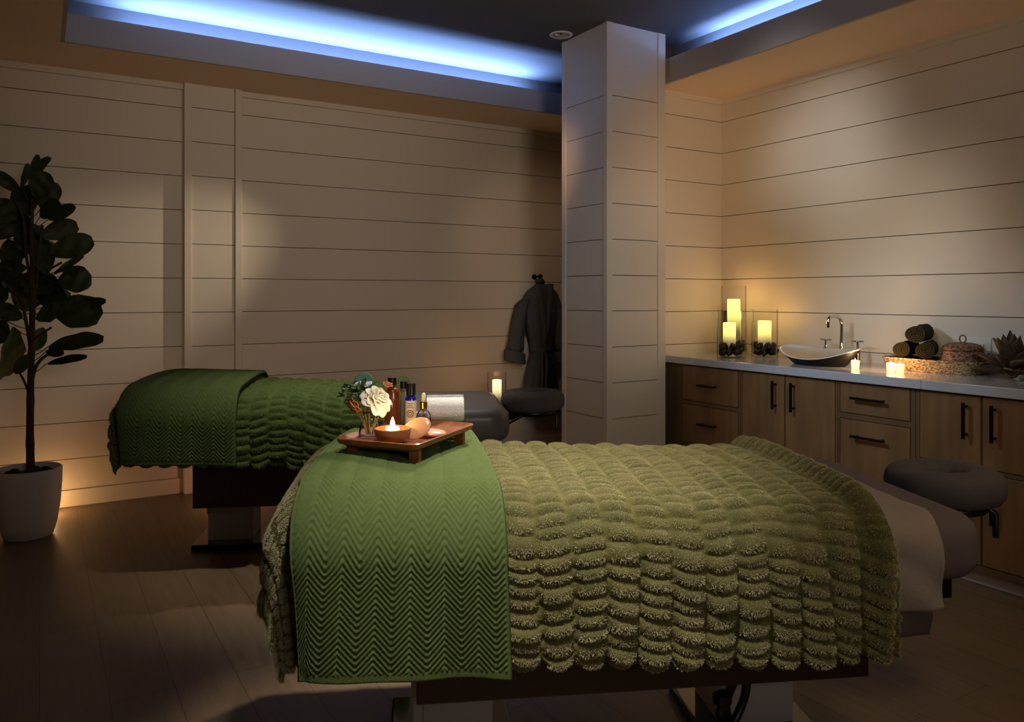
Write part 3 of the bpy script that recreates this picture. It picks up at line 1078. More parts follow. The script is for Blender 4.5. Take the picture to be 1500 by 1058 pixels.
def fur_blanket(name, label, parent_xf, lift, hw, L1, foot_hang, front_hang, back_hang, m, fibre, seed, dp, dq, n_hair, hair_len):
    p = np.arange(-foot_hang, L1 + dp, dp)
    q = np.arange(-hw - front_hang, hw + back_hang + dq, dq)
    P, Q = np.meshgrid(p, q, indexing='ij')
    B, d = drape_map(P, Q, hw, 0, H_bed(lift), 0.12, amp=0.016, seed=3, crown=0.028)
    nrm = grid_normals(B)
    if nrm[len(p) // 2, len(q) // 2, 2] < 0:
        nrm = -nrm
    pf = puffs(P, Q, 0.0765, 0.0355, seed)
    side = np.clip((d - 0.10) / 0.12, 0, 1)
    corner = np.clip(np.minimum(0.10 - P, np.abs(Q) - (hw - 0.10)) / 0.10, 0, 1)
    amp = (0.015 + 0.021 * side) * (1 - 0.85 * corner) * (1 - 0.70 * np.clip((0.10 - P) / 0.10, 0, 1))
    hem = np.clip((P - (L1 - 0.05)) / 0.05, 0, 1)
    roll = np.sin(np.clip((P - (L1 - 0.075)) / 0.075, 0, 1) * PI) * 0.026
    hgt = pf * amp + roll
    edge = np.minimum(np.minimum(P + foot_hang, L1 - P), np.minimum(Q + hw + front_hang, hw + back_hang - Q))
    tuck = np.clip(1 - edge / 0.018, 0, 1) ** 2
    B2 = B + nrm * (hgt - 0.014 * tuck)[..., None]
    colx = (P + 0.005 * np.sin(Q * 11 + 3 * np.sin(P * 5))) / 0.0765
    scal = np.abs(2 * (colx - np.floor(colx)) - 1) ** 2.5
    low = np.clip(1 - (Q + hw + front_hang) / 0.05, 0, 1)
    B2[..., 2] += 0.016 * scal * low
    o = np_mesh(name, B2.reshape(-1, 3), grid_faces(len(p), len(q)), m)
    o.matrix_world = parent_xf
    tag(o, label, 'blanket', 'fur blankets on the massage tables')
    if n_hair:
        n2 = grid_normals(B2)
        if n2[len(p) // 2, len(q) // 2, 2] < 0:
            n2 = -n2
        rg = np.random.default_rng(seed + 5)
        i = rg.uniform(0, len(p) - 1.001, n_hair)
        qmax = np.searchsorted(q, hw + 0.10)
        j = rg.uniform(0, qmax - 1.001, n_hair)
        i0, j0 = i.astype(int), j.astype(int)
        fi, fj = (i - i0)[:, None], (j - j0)[:, None]
        lerp = lambda A: (A[i0, j0] * (1 - fi) * (1 - fj) + A[i0 + 1, j0] * fi * (1 - fj) + A[i0, j0 + 1] * (1 - fi) * fj + A[i0 + 1, j0 + 1] * fi * fj)
        keep = rg.uniform(0, 1, n_hair) < np.clip((lerp(pf[..., None])[:, 0] - 0.38) / 0.30, 0.04, 1)
        i, j = i[keep], j[keep]
        n_hair = len(i)
        i0, j0 = i.astype(int), j.astype(int)
        fi, fj = (i - i0)[:, None], (j - j0)[:, None]
        root = lerp(B2)
        nn = lerp(n2)
        L = hair_len * rg.uniform(0.6, 1.25, n_hair)[:, None]
        clump = np.stack([np.sin(root[:, 0] * 130 + 4 * np.sin(root[:, 2] * 90)), np.cos(root[:, 1] * 120 + root[:, 2] * 60), np.sin(root[:, 2] * 140 + root[:, 0] * 50)], -1)
        t1 = rg.normal(0, 0.40, (n_hair, 3)) + clump * 0.25 + np.array([0.0, -0.15, -0.45])
        mid = root + (nn * 0.8 + t1 * 0.35) * L * 0.5
        tip = mid + (nn * 0.5 + t1 * 0.8) * L * 0.5
        pts = np.stack([root - nn * 0.001, mid, tip], 1).astype(np.float32)
        hc = bpy.data.hair_curves.new('pile')
        hc.add_curves([3] * n_hair)
        hc.attributes['position'].data.foreach_set('vector', pts.reshape(-1))
        ra = hc.attributes.get('radius') or hc.attributes.new('radius', 'FLOAT', 'POINT')
        rad = np.tile(np.array([0.00042, 0.00034, 0.00012], np.float32), n_hair) * (1.0 if dq < 0.005 else 1.5)
        ra.data.foreach_set('value', rad)
        hc.materials.append(fibre)
        ho = bpy.data.objects.new('fur_pile', hc)
        COL.objects.link(ho)
        ho.parent = o
        ho['kind'] = 'stuff'
    return o


def knit_throw(name, label, xf, lift, hw, p0, p1, front_hang, back_hang, m, seed, dp, dq, side_lift=0.041):
    p = np.arange(p0, p1 + dp, dp)
    q = np.arange(-hw - front_hang, hw + back_hang + dq, dq)
    P, Q = np.meshgrid(p, q, indexing='ij')
    tt = np.clip((Q - q[0]) / (hw + front_hang + 0.25), 0, 1)
    PE = p0 + 0.085 * tt + (P - p0) * (1 - 0.22 * tt)
    B, d = drape_map(PE, Q, hw, 0, H_bed(lift), 0.12, amp=0.016, seed=3, off=side_lift, crown=0.028)
    nrm = grid_normals(B)
    if nrm[len(p) // 2, len(q) // 2, 2] < 0:
        nrm = -nrm
    cz, pitch = (0.038, 0.0132) if dq < 0.003 else (0.046, 0.0165)
    x = (P - p0 - 0.012) / cz
    tri = np.abs((x / 2) % 1 * 2 - 1)                     # zigzag, one arm per column
    ph = (Q + tri * cz * 1.05) / pitch
    rib = np.abs(np.sin(ph * PI)) ** 0.7
    grain = 0.35 * np.sin((P * 1.0) / 0.0042 * PI) * np.sin(ph * PI)
    s = np.abs((x % 1) - 0.5) * 2
    valley = 1 - 0.45 * np.clip((s - 0.86) / 0.14, 0, 1)
    hgt = (rib * (0.0075 if dq < 0.003 else 0.010) + grain * 0.0012) * valley
    border = (Q < q[0] + 0.022) | (P < p0 + 0.010) | (P > p1 - 0.010)
    tick = 0.5 + 0.5 * np.sin(P / 0.0085 * 2 * PI)
    hgt = np.where(border, 0.0045 + 0.0012 * tick, hgt)
    edge = np.minimum(np.minimum(P - p0, p1 - P), np.minimum(Q - q[0], q[-1] - Q))
    tuck = np.clip(1 - edge / 0.006, 0, 1) ** 2
    B2 = B + nrm * (hgt - 0.010 * tuck)[..., None]
    o = np_mesh(name, B2.reshape(-1, 3), grid_faces(len(p), len(q)), m)
    so = o.modifiers.new('thick', 'SOLIDIFY')
    so.thickness = 0.006
    so.offset = -1
    o.matrix_world = xf
    return tag(o, label, 'throw blanket', 'herringbone knit throws')


def sheet_cloth(name, label, xf, lift, hw, p0, p1, front_hang, back_hang, m, seed, off):
    dp = dq = 0.009
    p = np.arange(p0, p1 + dp, dp)
    q = np.arange(-hw - front_hang, hw + back_hang + dq, dq)
    P, Q = np.meshgrid(p, q, indexing='ij')
    Hm = lambda a, b: 0.668 + lift + 0 * a
    B, d = drape_map(P, Q, hw, 0, Hm, 0.07, amp=0.010, seed=seed, off=off, crown=0.0, flare=0.03)
    rest = np.clip((d - 0.05) / 0.3, 0, 1)
    nrm = grid_normals(B)
    if nrm[len(p) // 2, len(q) // 2, 2] < 0:
        nrm = -nrm
    wr = 0.006 * np.sin(P * 40 + 6 * np.sin(Q * 9)) * np.sin(Q * 17 + P * 13) + 0.005 * np.sin(Q * 46 + P * 30)
    B2 = B + nrm * (wr * (0.4 + 0.8 * rest))[..., None]
    o = np_mesh(name, B2.reshape(-1, 3), grid_faces(len(p), len(q)), m)
    so = o.modifiers.new('thick', 'SOLIDIFY')
    so.thickness = 0.004
    so.offset = -1
    o.matrix_world = xf
    return tag(o, label, 'sheet')


def cradle_cushion(m, parent, cu, cv, cz):
    mb = MB()
    nu, nv = 72, 28
    rings = []
    for i in range(nu):
        a = 2 * PI * i / nu
        gap = math.exp(-((a - PI) / 0.35) ** 2) if a > 0 else 0
        Rm = 0.106
        rt = 0.058 - 0.010 * gap
        ring = []
        for j in range(nv):
            b = 2 * PI * j / nv
            wr = 1 + 0.018 * math.sin(a * 23 + 2 * math.sin(b)) * (0.6 - 0.4 * math.sin(b)) + 0.012 * math.sin(a * 9 + b * 2)
            cb, sb = math.cos(b), math.sin(b)
            r = Rm + rt * wr * math.copysign(abs(cb) ** 0.8, cb)
            z = 0.052 * wr * math.copysign(abs(sb) ** 0.75, sb) - 0.012 * gap * (sb > 0)
            ring.append((cu + 1.02 * r * math.cos(a), cv + 0.97 * r * math.sin(a), cz - 0.004 + z))
        rings.append(ring)
    rings.append(rings[0])
    mb.loft(rings, False)
    return mb.build('face_cushion', m, parent, smooth=True)


def massage_table(label, origin, lift, cover, cush, plate_v, seam=False):
    t = thing('massage_table', label, 'massage table', origin, ANG, 'massage tables')
    z1 = 0.66 + lift
    mb = MB()
    rounded_slab(mb, 0.05, TL, 0.395, z1 - 0.155, z1, 0.11, 0.05)
    mt = mb.build('mattress', cover, t, smooth=True)
    if seam:
        mb = MB()
        for u in (1.36, 1.55):
            pts = []
            for i in range(25):
                v = -0.397 + 0.794 * i / 24
                e = max(0, abs(v) - 0.345) / 0.05
                pts.append((u, v, z1 + 0.0005 - 0.05 * (1 - math.sqrt(max(0, 1 - min(1, e) ** 2)))))
            pts = [(u, -0.3965, z1 - 0.13)] + pts + [(u, 0.3965, z1 - 0.13)]
            mb.tube(pts, 0.0035, 6)
        mb.build('piping', cover, mt, smooth=True)
    MB().box(0.10, TL - 0.09, -0.35, 0.35, z1 - 0.205, z1 - 0.150).build('deck', M['black_plastic'], t, bevel=0.004)
    mb = MB()
    mb.box(0.34, 1.47, -0.32, 0.32, 0.255 + lift * 0.3, z1 - 0.20)
    mb.build('wood_skirt', M['dark_wood'], t, bevel=0.004)
    for u0 in (0.33, 1.17):
        mb = MB()
        mb.box(u0, u0 + 0.21, plate_v - 0.10, plate_v + 0.10, 0.03, 0.40)
        mb.box(u0 + 0.028, u0 + 0.032, plate_v - 0.104, plate_v - 0.098, 0.03, 0.40)
        mb.box(u0 - 0.004, u0 + 0.214, plate_v - 0.105, plate_v + 0.105, 0.16, 0.27)
        mb.build('lift_column', M['column'], t, bevel=0.003)
        mb = MB()
        mb.box(u0 - 0.06, u0 + 0.27, plate_v - 0.17, plate_v + 0.17, 0.0, 0.03)
        mb.build('base_plate', M['plate'], t, bevel=0.006)
    # face cradle
    cu, cv, cz = TL + 0.155, 0.02, z1 - 0.008
    mb = MB()
    mb.lathe([(0.002, -0.075), (0.115, -0.075), (0.125, -0.060), (0.120, -0.045), (0.002, -0.045)], (cu, cv, cz), 32)
    for s in (-1, 1):
        mb.tube([(TL - 0.12, cv + 0.10 * s, z1 - 0.12), (TL + 0.02, cv + 0.10 * s, z1 - 0.11), (cu - 0.05, cv + 0.08 * s, cz - 0.062)], 0.010, 10)
    mb.tube([(cu + 0.09, cv - 0.05, cz - 0.06), (cu + 0.115, cv - 0.07, cz - 0.08), (cu + 0.115, cv - 0.07, cz - 0.15)], 0.009, 10)
    br = mb.build('cradle_frame', M['black_plastic'], t, smooth=True, angle=40)
    cradle_cushion(cush, t, cu, cv, cz)
    return t


NO = lz(-0.60, 2.092)
NX = Matrix.Translation(NO) @ Matrix.Rotation(ANG, 4, 'Z')
FO = lz(-1.80, 3.735)
FX = Matrix.Translation(FO) @ Matrix.Rotation(ANG, 4, 'Z')
HW = 0.43

massage_table('massage table in front, with taupe cover and olive fur blanket', NO, 0.0, M['mauve'], M['cushion'], 0.0)
fur_blanket('fur_blanket', 'olive quilted fur blanket spread on the front massage table', NX, 0.0, HW, 1.47, 0.235, 0.300, 0.15,
            M['fur'], M['fibre'], 3, 0.0058, 0.0040, 380000, 0.0046)
knit_throw('knit_throw', 'green herringbone throw across the foot of the front massage table, under the wooden tray', NX, 0.0, HW, 0.045, 0.545, 0.305, 0.10,
           M['knit'], 2, 0.0030, 0.0023)
sheet_cloth('flat_sheet', 'pale grey-brown sheet folded out from under the fur blanket, front table', NX, 0.0, 0.405, 1.36, 1.60, 0.18, 0.05, M['sheet'], 4, 0.012)
sheet_cloth('underlay_sheet', 'dark brown lower sheet hanging below the pale sheet, front table', NX, 0.0, 0.400, 1.35, 1.575, 0.245, 0.05, M['brown_sheet'], 6, 0.004)

massage_table('massage table at the back, with grey vinyl head end and dark green blankets', FO, 0.03, M['leather'], M['cushion'], 0.08, True)
fur_blanket('fur_blanket', 'green quilted fur blanket spread on the back massage table', FX, 0.03, HW, 1.30, 0.20, 0.25, 0.12,
            M['fur2'], M['fibre2'], 8, 0.0085, 0.0058, 110000, 0.0055)
knit_throw('knit_throw', 'dark green herringbone throw across the foot of the back massage table', FX, 0.03, HW, 0.045, 0.565, 0.235, 0.10,
           M['knit2'], 5, 0.0045, 0.0034)

# power cord under the front table
mb = MB()
b0 = NX @ Vector((1.13, -0.25, 0))
cord = thing('power_cord', 'black power cord looped below the front massage table', 'cord', (b0.x, b0.y, 0.0))
pts = [(0, 0, 0.36), (0.01, 0, 0.25), (0.0, 0.0, 0.20), (-0.02, 0.01, 0.15), (0.03, 0.02, 0.10), (0.08, 0.02, 0.16), (0.075, 0.01, 0.23), (0.03, 0.0, 0.235), (0.01, 0.02, 0.16), (0.05, 0.03, 0.08), (0.10, 0.04, 0.03), (0.2, 0.1, 0.014), (0.4, 0.2, 0.012)]


def smooth_path(pts, n=8):
    P_ = [Vector(p) for p in pts]
    out = []
    for i in range(len(P_) - 1):
        a, b, c, d = P_[max(0, i - 1)], P_[i], P_[i + 1], P_[min(len(P_) - 1, i + 2)]
        for k in range(n):
            s = k / n
            out.append(0.5 * ((2 * b) + (c - a) * s + (2 * a - 5 * b + 4 * c - d) * s * s + (3 * b - a - 3 * c + d) * s ** 3))
    out.append(P_[-1])
    return out


MB().tube(smooth_path(pts), 0.012, 10).build('cable', M['black_plastic'], cord, smooth=True)
MB().box(-0.045, -0.005, -0.02, 0.015, 0.18, 0.21).build('plug', M['black_plastic'], cord, bevel=0.006)

# ------------------------------------------------------------------ the tray on the front table
TZ = 0.843                                            # tray floor height
cL, cF, cR = on_z(503, 645, TZ), on_z(596, 663, TZ), on_z(686, 629, TZ)
ax = (cR - cF)
ay = (cL - cF)
ctr = (cL + cR) / 2
tang = math.atan2(ax.y, ax.x)
LX, LY = ax.length / 2, ay.length / 2
tray = thing('wooden_tray', 'small footed wooden tray standing on the green throw', 'tray', (ctr.x, ctr.y, TZ - 0.045), tang)


def rr_ring(hx, hy, r, z, n=6):
    out = []
    for cx, cy, a0 in ((hx - r, hy - r, 0), (-hx + r, hy - r, PI / 2), (-hx + r, -hy + r, PI), (hx - r, -hy + r, 1.5 * PI)):
        for i in range(n + 1):
            a = a0 + PI / 2 * i / n
            out.append((cx + r * math.cos(a), cy + r * math.sin(a), z))
    return out


mb = MB()
zt = 0.045
mb.loft([rr_ring(LX - .022, LY - .022, .02, zt - .012), rr_ring(LX - .004, LY - .004, .022, zt - .002), rr_ring(LX, LY, .022, zt + .010),
         rr_ring(LX - .003, LY - .003, .022, zt + .012), rr_ring(LX - .010, LY - .010, .02, zt + .007), rr_ring(LX - .024, LY - .024, .02, zt - .001), rr_ring(LX - .12, .005, .004, zt - .001)])
mb.build('tray_board', M['tray_wood'], tray, smooth=True, angle=40)
for sx in (-1, 1):
    for sy in (-1, 1):
        x, y = sx * (LX - 0.045), sy * (LY - 0.03)
        MB().box(x - .008, x + .008, y - .014, y + .014, -0.012, zt - .010).build('foot', M['tray_wood'], tray, bevel=0.002)
TXF = Matrix.Translation((ctr.x, ctr.y, TZ)) @ Matrix.Rotation(tang, 4, 'Z')
TF = TZ - 0.001


def at_tray(px, py):
    return on_z(px, py, TF)


# candle bowl
p = at_tray(575, 648)
bw = thing('candle_bowl', 'wooden bowl with a lit candle on the tray', 'candle', p)
MB().lathe([(0.002, 0), (0.028, 0), (0.040, 0.010), (0.046, 0.026), (0.046, 0.036), (0.042, 0.037), (0.038, 0.026), (0.025, 0.018), (0.002, 0.016)], seg=40).build('bowl', M['bowl_wood'], bw, smooth=True, angle=50)
MB().lathe([(0.002, 0.0165), (0.0175, 0.0165), (0.0178, 0.035), (0.015, 0.0385), (0.002, 0.037)], seg=28).build('wax', M['glow_wax'], bw, smooth=True, angle=50)
flame(bw, 0.038, 0.026, 0.006)
pl = point('candle_light', (0, 0, 0), 0.16, (1.0, 0.66, 0.32), 0.010)
pl.parent = bw
pl.location = (0, 0, 0.066)

# bud vase with flowers
p = at_tray(542, 641)
vz = thing('glass_bud_vase', 'small clear glass bud vase holding flower stems on the tray', 'vase', p)
MB().lathe([(0.002, 0.0), (0.027, 0.0), (0.030, 0.004), (0.029, 0.018), (0.022, 0.042), (0.018, 0.052), (0.018, 0.060), (0.023, 0.066), (0.025, 0.070),
            (0.022, 0.070), (0.0165, 0.060), (0.0165, 0.052), (0.0205, 0.042), (0.027, 0.018), (0.026, 0.006), (0.002, 0.006)], seg=36).build('glass_body', thin_glass('vase_glass', (0.93, 0.93, 0.95), 1.2), vz, smooth=True)


def stem_from(parent, a, b, r=0.0018):
    A, B = Vector(a), Vector(b)
    mid = (A + B) / 2 + Vector((0.002, 0.001, 0))
    return MB().tube(smooth_path([A, mid, B], 6), r, 8).build('stem', M['stem'], parent, smooth=True)


def rose(name, label, base, head, facing, size, m, layers=4, cat='flower', group='cut flowers in the bud vase', start=None):
    t = thing(name, label, cat, base, 0, group)
    hv = Vector(head) - Vector(base)
    stem_from(t, start or (0, 0, 0), hv)
    mb = MB()
    rs = random.Random(int(size * 9999))
    q_ = Vector(facing).to_track_quat('Z', 'Y').to_matrix().to_4x4()
    base_m = Matrix.Translation(hv) @ q_
    for k in range(layers):
        n = 4 + k
        el = 82 - k * 20
        for i in range(n):
            a = 2 * PI * (i + 0.5 * (k % 2)) / n + rs.uniform(-.15, .15)
            xf = base_m @ Matrix.Rotation(a, 4, 'Z') @ Matrix.Translation((size * 0.05 * k, 0, 0)) @ Matrix.Rotation(-math.radians(el + rs.uniform(-6, 6)), 4, 'Y')
            petal(mb, size * (0.62 + 0.12 * k), size * (0.28 + 0.09 * k), size * (0.34 - 0.03 * k), -size * 0.07 * k, xf, 8, 8, True)
    mb.build('petals', m, t, smooth=True, angle=70)
    return t


right = RT
base = p + Vector((0, 0, 0.008))


def head_at(px, py, dz=0.0):
    Z0 = (p - Vector((0, 0, CAM_H))).dot(FW)
    return W(px, py, Z0 + dz)


rose('white_rose', 'large open white rose leaning right in the bud vase', base + right * 0.006, head_at(553, 586, -0.005), (right * 0.55 + Vector((0, 0, 0.55)) - FW * 0.35), 0.036, M['petal'], 5)
rose('pale_blossom', 'small pale bluish blossom behind the white rose', base - right * 0.002, head_at(536, 568, 0.02), (-right * 0.1 + Vector((0, 0, 1)) - FW * 0.2), 0.024, M['petal_blue'], 3)
rose('pale_blossom', 'small pale bluish blossom at the top left of the bouquet', base - right * 0.004, head_at(526, 566, 0.015), (-right * 0.4 + Vector((0, 0, 1)) - FW * 0.2), 0.018, M['petal_blue'], 3)
rose('peach_rose', 'dusky peach bloom drooping at the lower left of the bouquet', base - right * 0.008, head_at(520, 593, -0.01), (-right * 0.6 - Vector((0, 0, 0.5)) - FW * 0.5), 0.024, M['petal_orange'], 4)
rose('peach_rose', 'small peach bloom below the white rose, middle of the bouquet', base - right * 0.003, head_at(540, 588, -0.02), (-right * 0.1 - Vector((0, 0, 0.3)) - FW), 0.017, M['petal_orange'], 3)
rose('peach_rose', 'peach bloom behind the white rose at the upper right', base + right * 0.006, head_at(567, 566, 0.04), (right * 0.3 + Vector((0, 0, 1)) - FW * 0.3), 0.017, M['petal_orange'], 3)

# greenery
gs = thing('greenery_sprig', 'sprig of small dark green leaves at the left of the bouquet', 'foliage', base - right * 0.006, 0, 'cut flowers in the bud vase')
hv = head_at(521, 577) - gs.location
stem_from(gs, (0, 0, 0), hv)
mb = MB()
rs = random.Random(3)
for i in range(46):
    a = rs.uniform(0, 2 * PI)
    e = rs.uniform(-0.9, 1.3)
    pos = hv + right * rs.uniform(-0.036, 0.042) + Vector((0, 0, rs.uniform(-0.03, 0.026))) + FW * rs.uniform(-0.02, 0.02)
    petal(mb, rs.uniform(.014, .022), rs.uniform(.005, .008), 0.002, 0.003, Matrix.Translation(pos) @ Matrix.Rotation(a, 4, 'Z') @ Matrix.Rotation(-e, 4, 'Y'), 4, 4)
mb.build('leaves', M['leaf_back'], gs, smooth=True)
eu = thing('eucalyptus_stem', 'eucalyptus stem with one big round grey-green leaf at the top of the bouquet', 'foliage', base + right * 0.001, 0, 'cut flowers in the bud vase')
hv = head_at(533, 559, 0.045) - eu.location
stem_from(eu, (0, 0, 0), hv)
mb = MB()
q_ = (-FW + Vector((0, 0, 0.25))).to_track_quat('Z', 'Y').to_matrix().to_4x4()
disc = []
for k in range(6):
    r = 0.0245 * k / 5 + 0.0004
    disc.append([(Matrix.Translation(hv) @ q_ @ Vector((r * math.cos(2 * PI * j / 28) * 1.05, r * math.sin(2 * PI * j / 28) * (0.95), 0.004 * (k / 5) ** 2 * math.cos(2 * 2 * PI * j / 28)))) for j in range(28)])
disc2 = [[v - FW * -0.0008 for v in r] for r in disc[::-1]]
mb.loft([[tuple(v) for v in r] for r in disc + disc2])
mb.build('leaf', M['euc'], eu, smooth=True)

# bottles
p = at_tray(570, 629) + FW * 0.055
p.z = TF
ab = thing('amber_bottle', 'brown cylindrical bottle with black cap behind the white rose', 'bottle', p)
MB().lathe([(0.002, 0), (0.0235, 0), (0.025, 0.003), (0.025, 0.098), (0.021, 0.106), (0.011, 0.112), (0.011, 0.118), (0.002, 0.118)], seg=32).build('body', M['amber'], ab, smooth=True, angle=40)
MB().lathe([(0.002, 0.1185), (0.013, 0.1185), (0.013, 0.138), (0.002, 0.139)], seg=20).build('cap', M['black_plastic'], ab, smooth=True, angle=40)
p = at_tray(588, 626) + FW * 0.05
p.z = TF
sg = thing('sage_carton', 'slim sage green bottle between the brown bottle and the blue bottle', 'bottle', p)
MB().lathe([(0.002, 0), (0.0175, 0), (0.019, 0.003), (0.019, 0.082), (0.016, 0.090), (0.009, 0.096), (0.009, 0.104), (0.002, 0.104)], seg=28).build('body', M['sage'], sg, smooth=True, angle=40)
MB().lathe([(0.002, 0.1045), (0.0105, 0.1045), (0.0105, 0.125), (0.002, 0.126)], seg=20).build('cap', M['black_plastic'], sg, smooth=True, angle=40)
p = at_tray(601, 628) + FW * 0.012
p.z = TF
bb = thing('blue_bottle', 'cobalt blue oil bottle with black cap and cream label', 'bottle', p)
MB().lathe([(0.002, 0), (0.0145, 0), (0.016, 0.002), (0.016, 0.082), (0.013, 0.089), (0.008, 0.092), (0.008, 0.096), (0.002, 0.096)], seg=32).build('body', M['blue_glass'], bb, smooth=True, angle=40)
mb = MB()
ring = lambda r, z, n=28: [(r * math.cos(2 * PI * j / n), r * math.sin(2 * PI * j / n), z) for j in range(n)]
rings = []
for k, z in enumerate((0.092, 0.093, 0.124, 0.126)):
    rings.append([((0.0125 + (0.0006 if j % 2 else 0)) * (1 if 0 < k < 3 else 0.95) * math.cos(2 * PI * j / 40), (0.0125 + (0.0006 if j % 2 else 0)) * (1 if 0 < k < 3 else 0.95) * math.sin(2 * PI * j / 40), z) for j in range(40)])
mb.loft(rings)
mb.build('cap', M['black_plastic'], bb)
# wrap-around label facing the camera, with a round emblem and small lines
toward = math.atan2(-FW.y, -FW.x)


def arc_patch(mb, r, a0, a1, z0, z1, n=16):
    vs_, fs = [], []
    for i in range(n + 1):
        a = toward + a0 + (a1 - a0) * i / n
        for rad in (r, r + 0.0004):
            for z in (z0, z1):
                vs_.append((rad * math.cos(a), rad * math.sin(a), z))
    for i in range(n):
        b_ = i * 4
        for q0, q1 in ((0, 1), (1, 3), (3, 2), (2, 0)):
            fs.append((b_ + q0, b_ + q1, b_ + 4 + q1, b_ + 4 + q0))
    mb.add(vs_, fs)


def arc_ring(mb, r, zc, r0, r1, n=24):
    vs_, fs = [], []
    for i in range(n):
        t_ = 2 * PI * i / n
        for rad in (r0, r1):
            a = toward + rad * math.cos(t_) / r
            vs_.append((r * math.cos(a), r * math.sin(a), zc + rad * math.sin(t_)))
    for i in range(n):
        j = (i + 1) % n
        fs.append((2 * i, 2 * i + 1, 2 * j + 1, 2 * j))
    mb.add(vs_, fs)


mb = MB()
arc_patch(mb, 0.0161, -1.15, 1.45, 0.010, 0.078)
lb = mb.build('label', M['label'], bb)
mb = MB()
arc_ring(mb, 0.0167, 0.042, 0.0065, 0.0115)
mb.build('emblem', M['label_gold'], lb)
mb = MB()
arc_ring(mb, 0.0168, 0.042, 0.0028, 0.0050)
for z, w_ in ((0.070, 0.45), (0.065, 0.35), (0.0600, 0.55), (0.018, 0.6), (0.0145, 0.5)):
    arc_patch(mb, 0.0166, -w_, w_, z - 0.0008, z + 0.0008)
mb.build('print', M['label_brown'], lb)

p = at_tray(620, 633) + FW * 0.01
p.z = TF
db = thing('dropper_bottle', 'clear glass dropper bottle with brass collar and ivory bulb', 'bottle', p)
MB().lathe([(0.002, 0), (0.018, 0), (0.0205, 0.003), (0.0205, 0.040), (0.017, 0.052), (0.010, 0.059), (0.009, 0.063), (0.008, 0.063), (0.0155, 0.051), (0.019, 0.040), (0.019, 0.005), (0.002, 0.005)], seg=32).build('glass_body', thin_glass('dropper_glass', (0.94, 0.92, 0.90), 1.2), db, smooth=True)
MB().lathe([(0.002, 0.0635), (0.0105, 0.0635), (0.0105, 0.080), (0.0085, 0.082), (0.002, 0.082)], seg=24).build('collar', M['gold'], db, smooth=True, angle=40)
MB().lathe([(0.002, 0.0815), (0.0065, 0.0815), (0.0062, 0.095), (0.005, 0.103), (0.002, 0.106)], seg=20).build('bulb', M['rubber_bulb'], db, smooth=True)
MB().tube([(0, 0, 0.064), (0, 0, 0.012)], 0.002, 8).build('pipette', thin_glass('pipette_glass', (0.85, 0.82, 0.76), 0.8), db, smooth=True)

# white rolled towel on the tray
p = (W(652, 606, 2.28))
spiral_roll('rolled_towel', 'white terry towel rolled up on the right end of the wooden tray', 'towel', Vector((p.x, p.y, TF + 0.0405)), (0, 0, -YAW + 0.12), 0.043, 0.108, M['towel_white'])


# polished stones
def pebble(label, c, rx_, ry_, rz_, rot, m, group):
    t = MB().lathe([(math.sin(PI * (i + 0.02) / 12.04) + 0.0, -math.cos(PI * i / 12)) for i in range(13)], seg=28)
    t.v = [(v[0] * rx_, v[1] * ry_, v[2] * rz_) for v in t.v]
    o = t.build('massage_stone', m, smooth=True)
    o.location = c
    o.rotation_euler = rot
    return tag(o, label, 'stone', group)


SG = 'polished massage stones on the tray'
c0 = at_tray(608, 648)
pebble('upright pale polished stone leaning on the candle bowl', c0 + Vector((0, 0, 0.030)) + FW * 0.028, 0.040, 0.028, 0.008, (math.radians(62), math.radians(-24), -YAW), M['quartz_pale'], SG)
c1 = at_tray(631, 641)
pebble('flat pink polished stone lying at the front edge of the tray', c1 + Vector((0, 0, 0.0105)) + FW * 0.012, 0.040, 0.030, 0.0095, (0.06, 0.05, -YAW + 0.2), M['quartz'], SG)

# ------------------------------------------------------------------ robes on the back wall
def ring_xy(cx, cy, z, a, b, n=40, fold=0.0, ph=0.0, k=9):
    out = []
    for j in range(n):
        t_ = 2 * PI * j / n
        f_ = 1 + fold * math.sin(k * t_ + ph) + fold * 0.6 * math.sin((k + 4) * t_ + ph * 2.1)
        out.append((cx + a * f_ * math.cos(t_), cy + b * f_ * math.sin(t_), z))
    return out


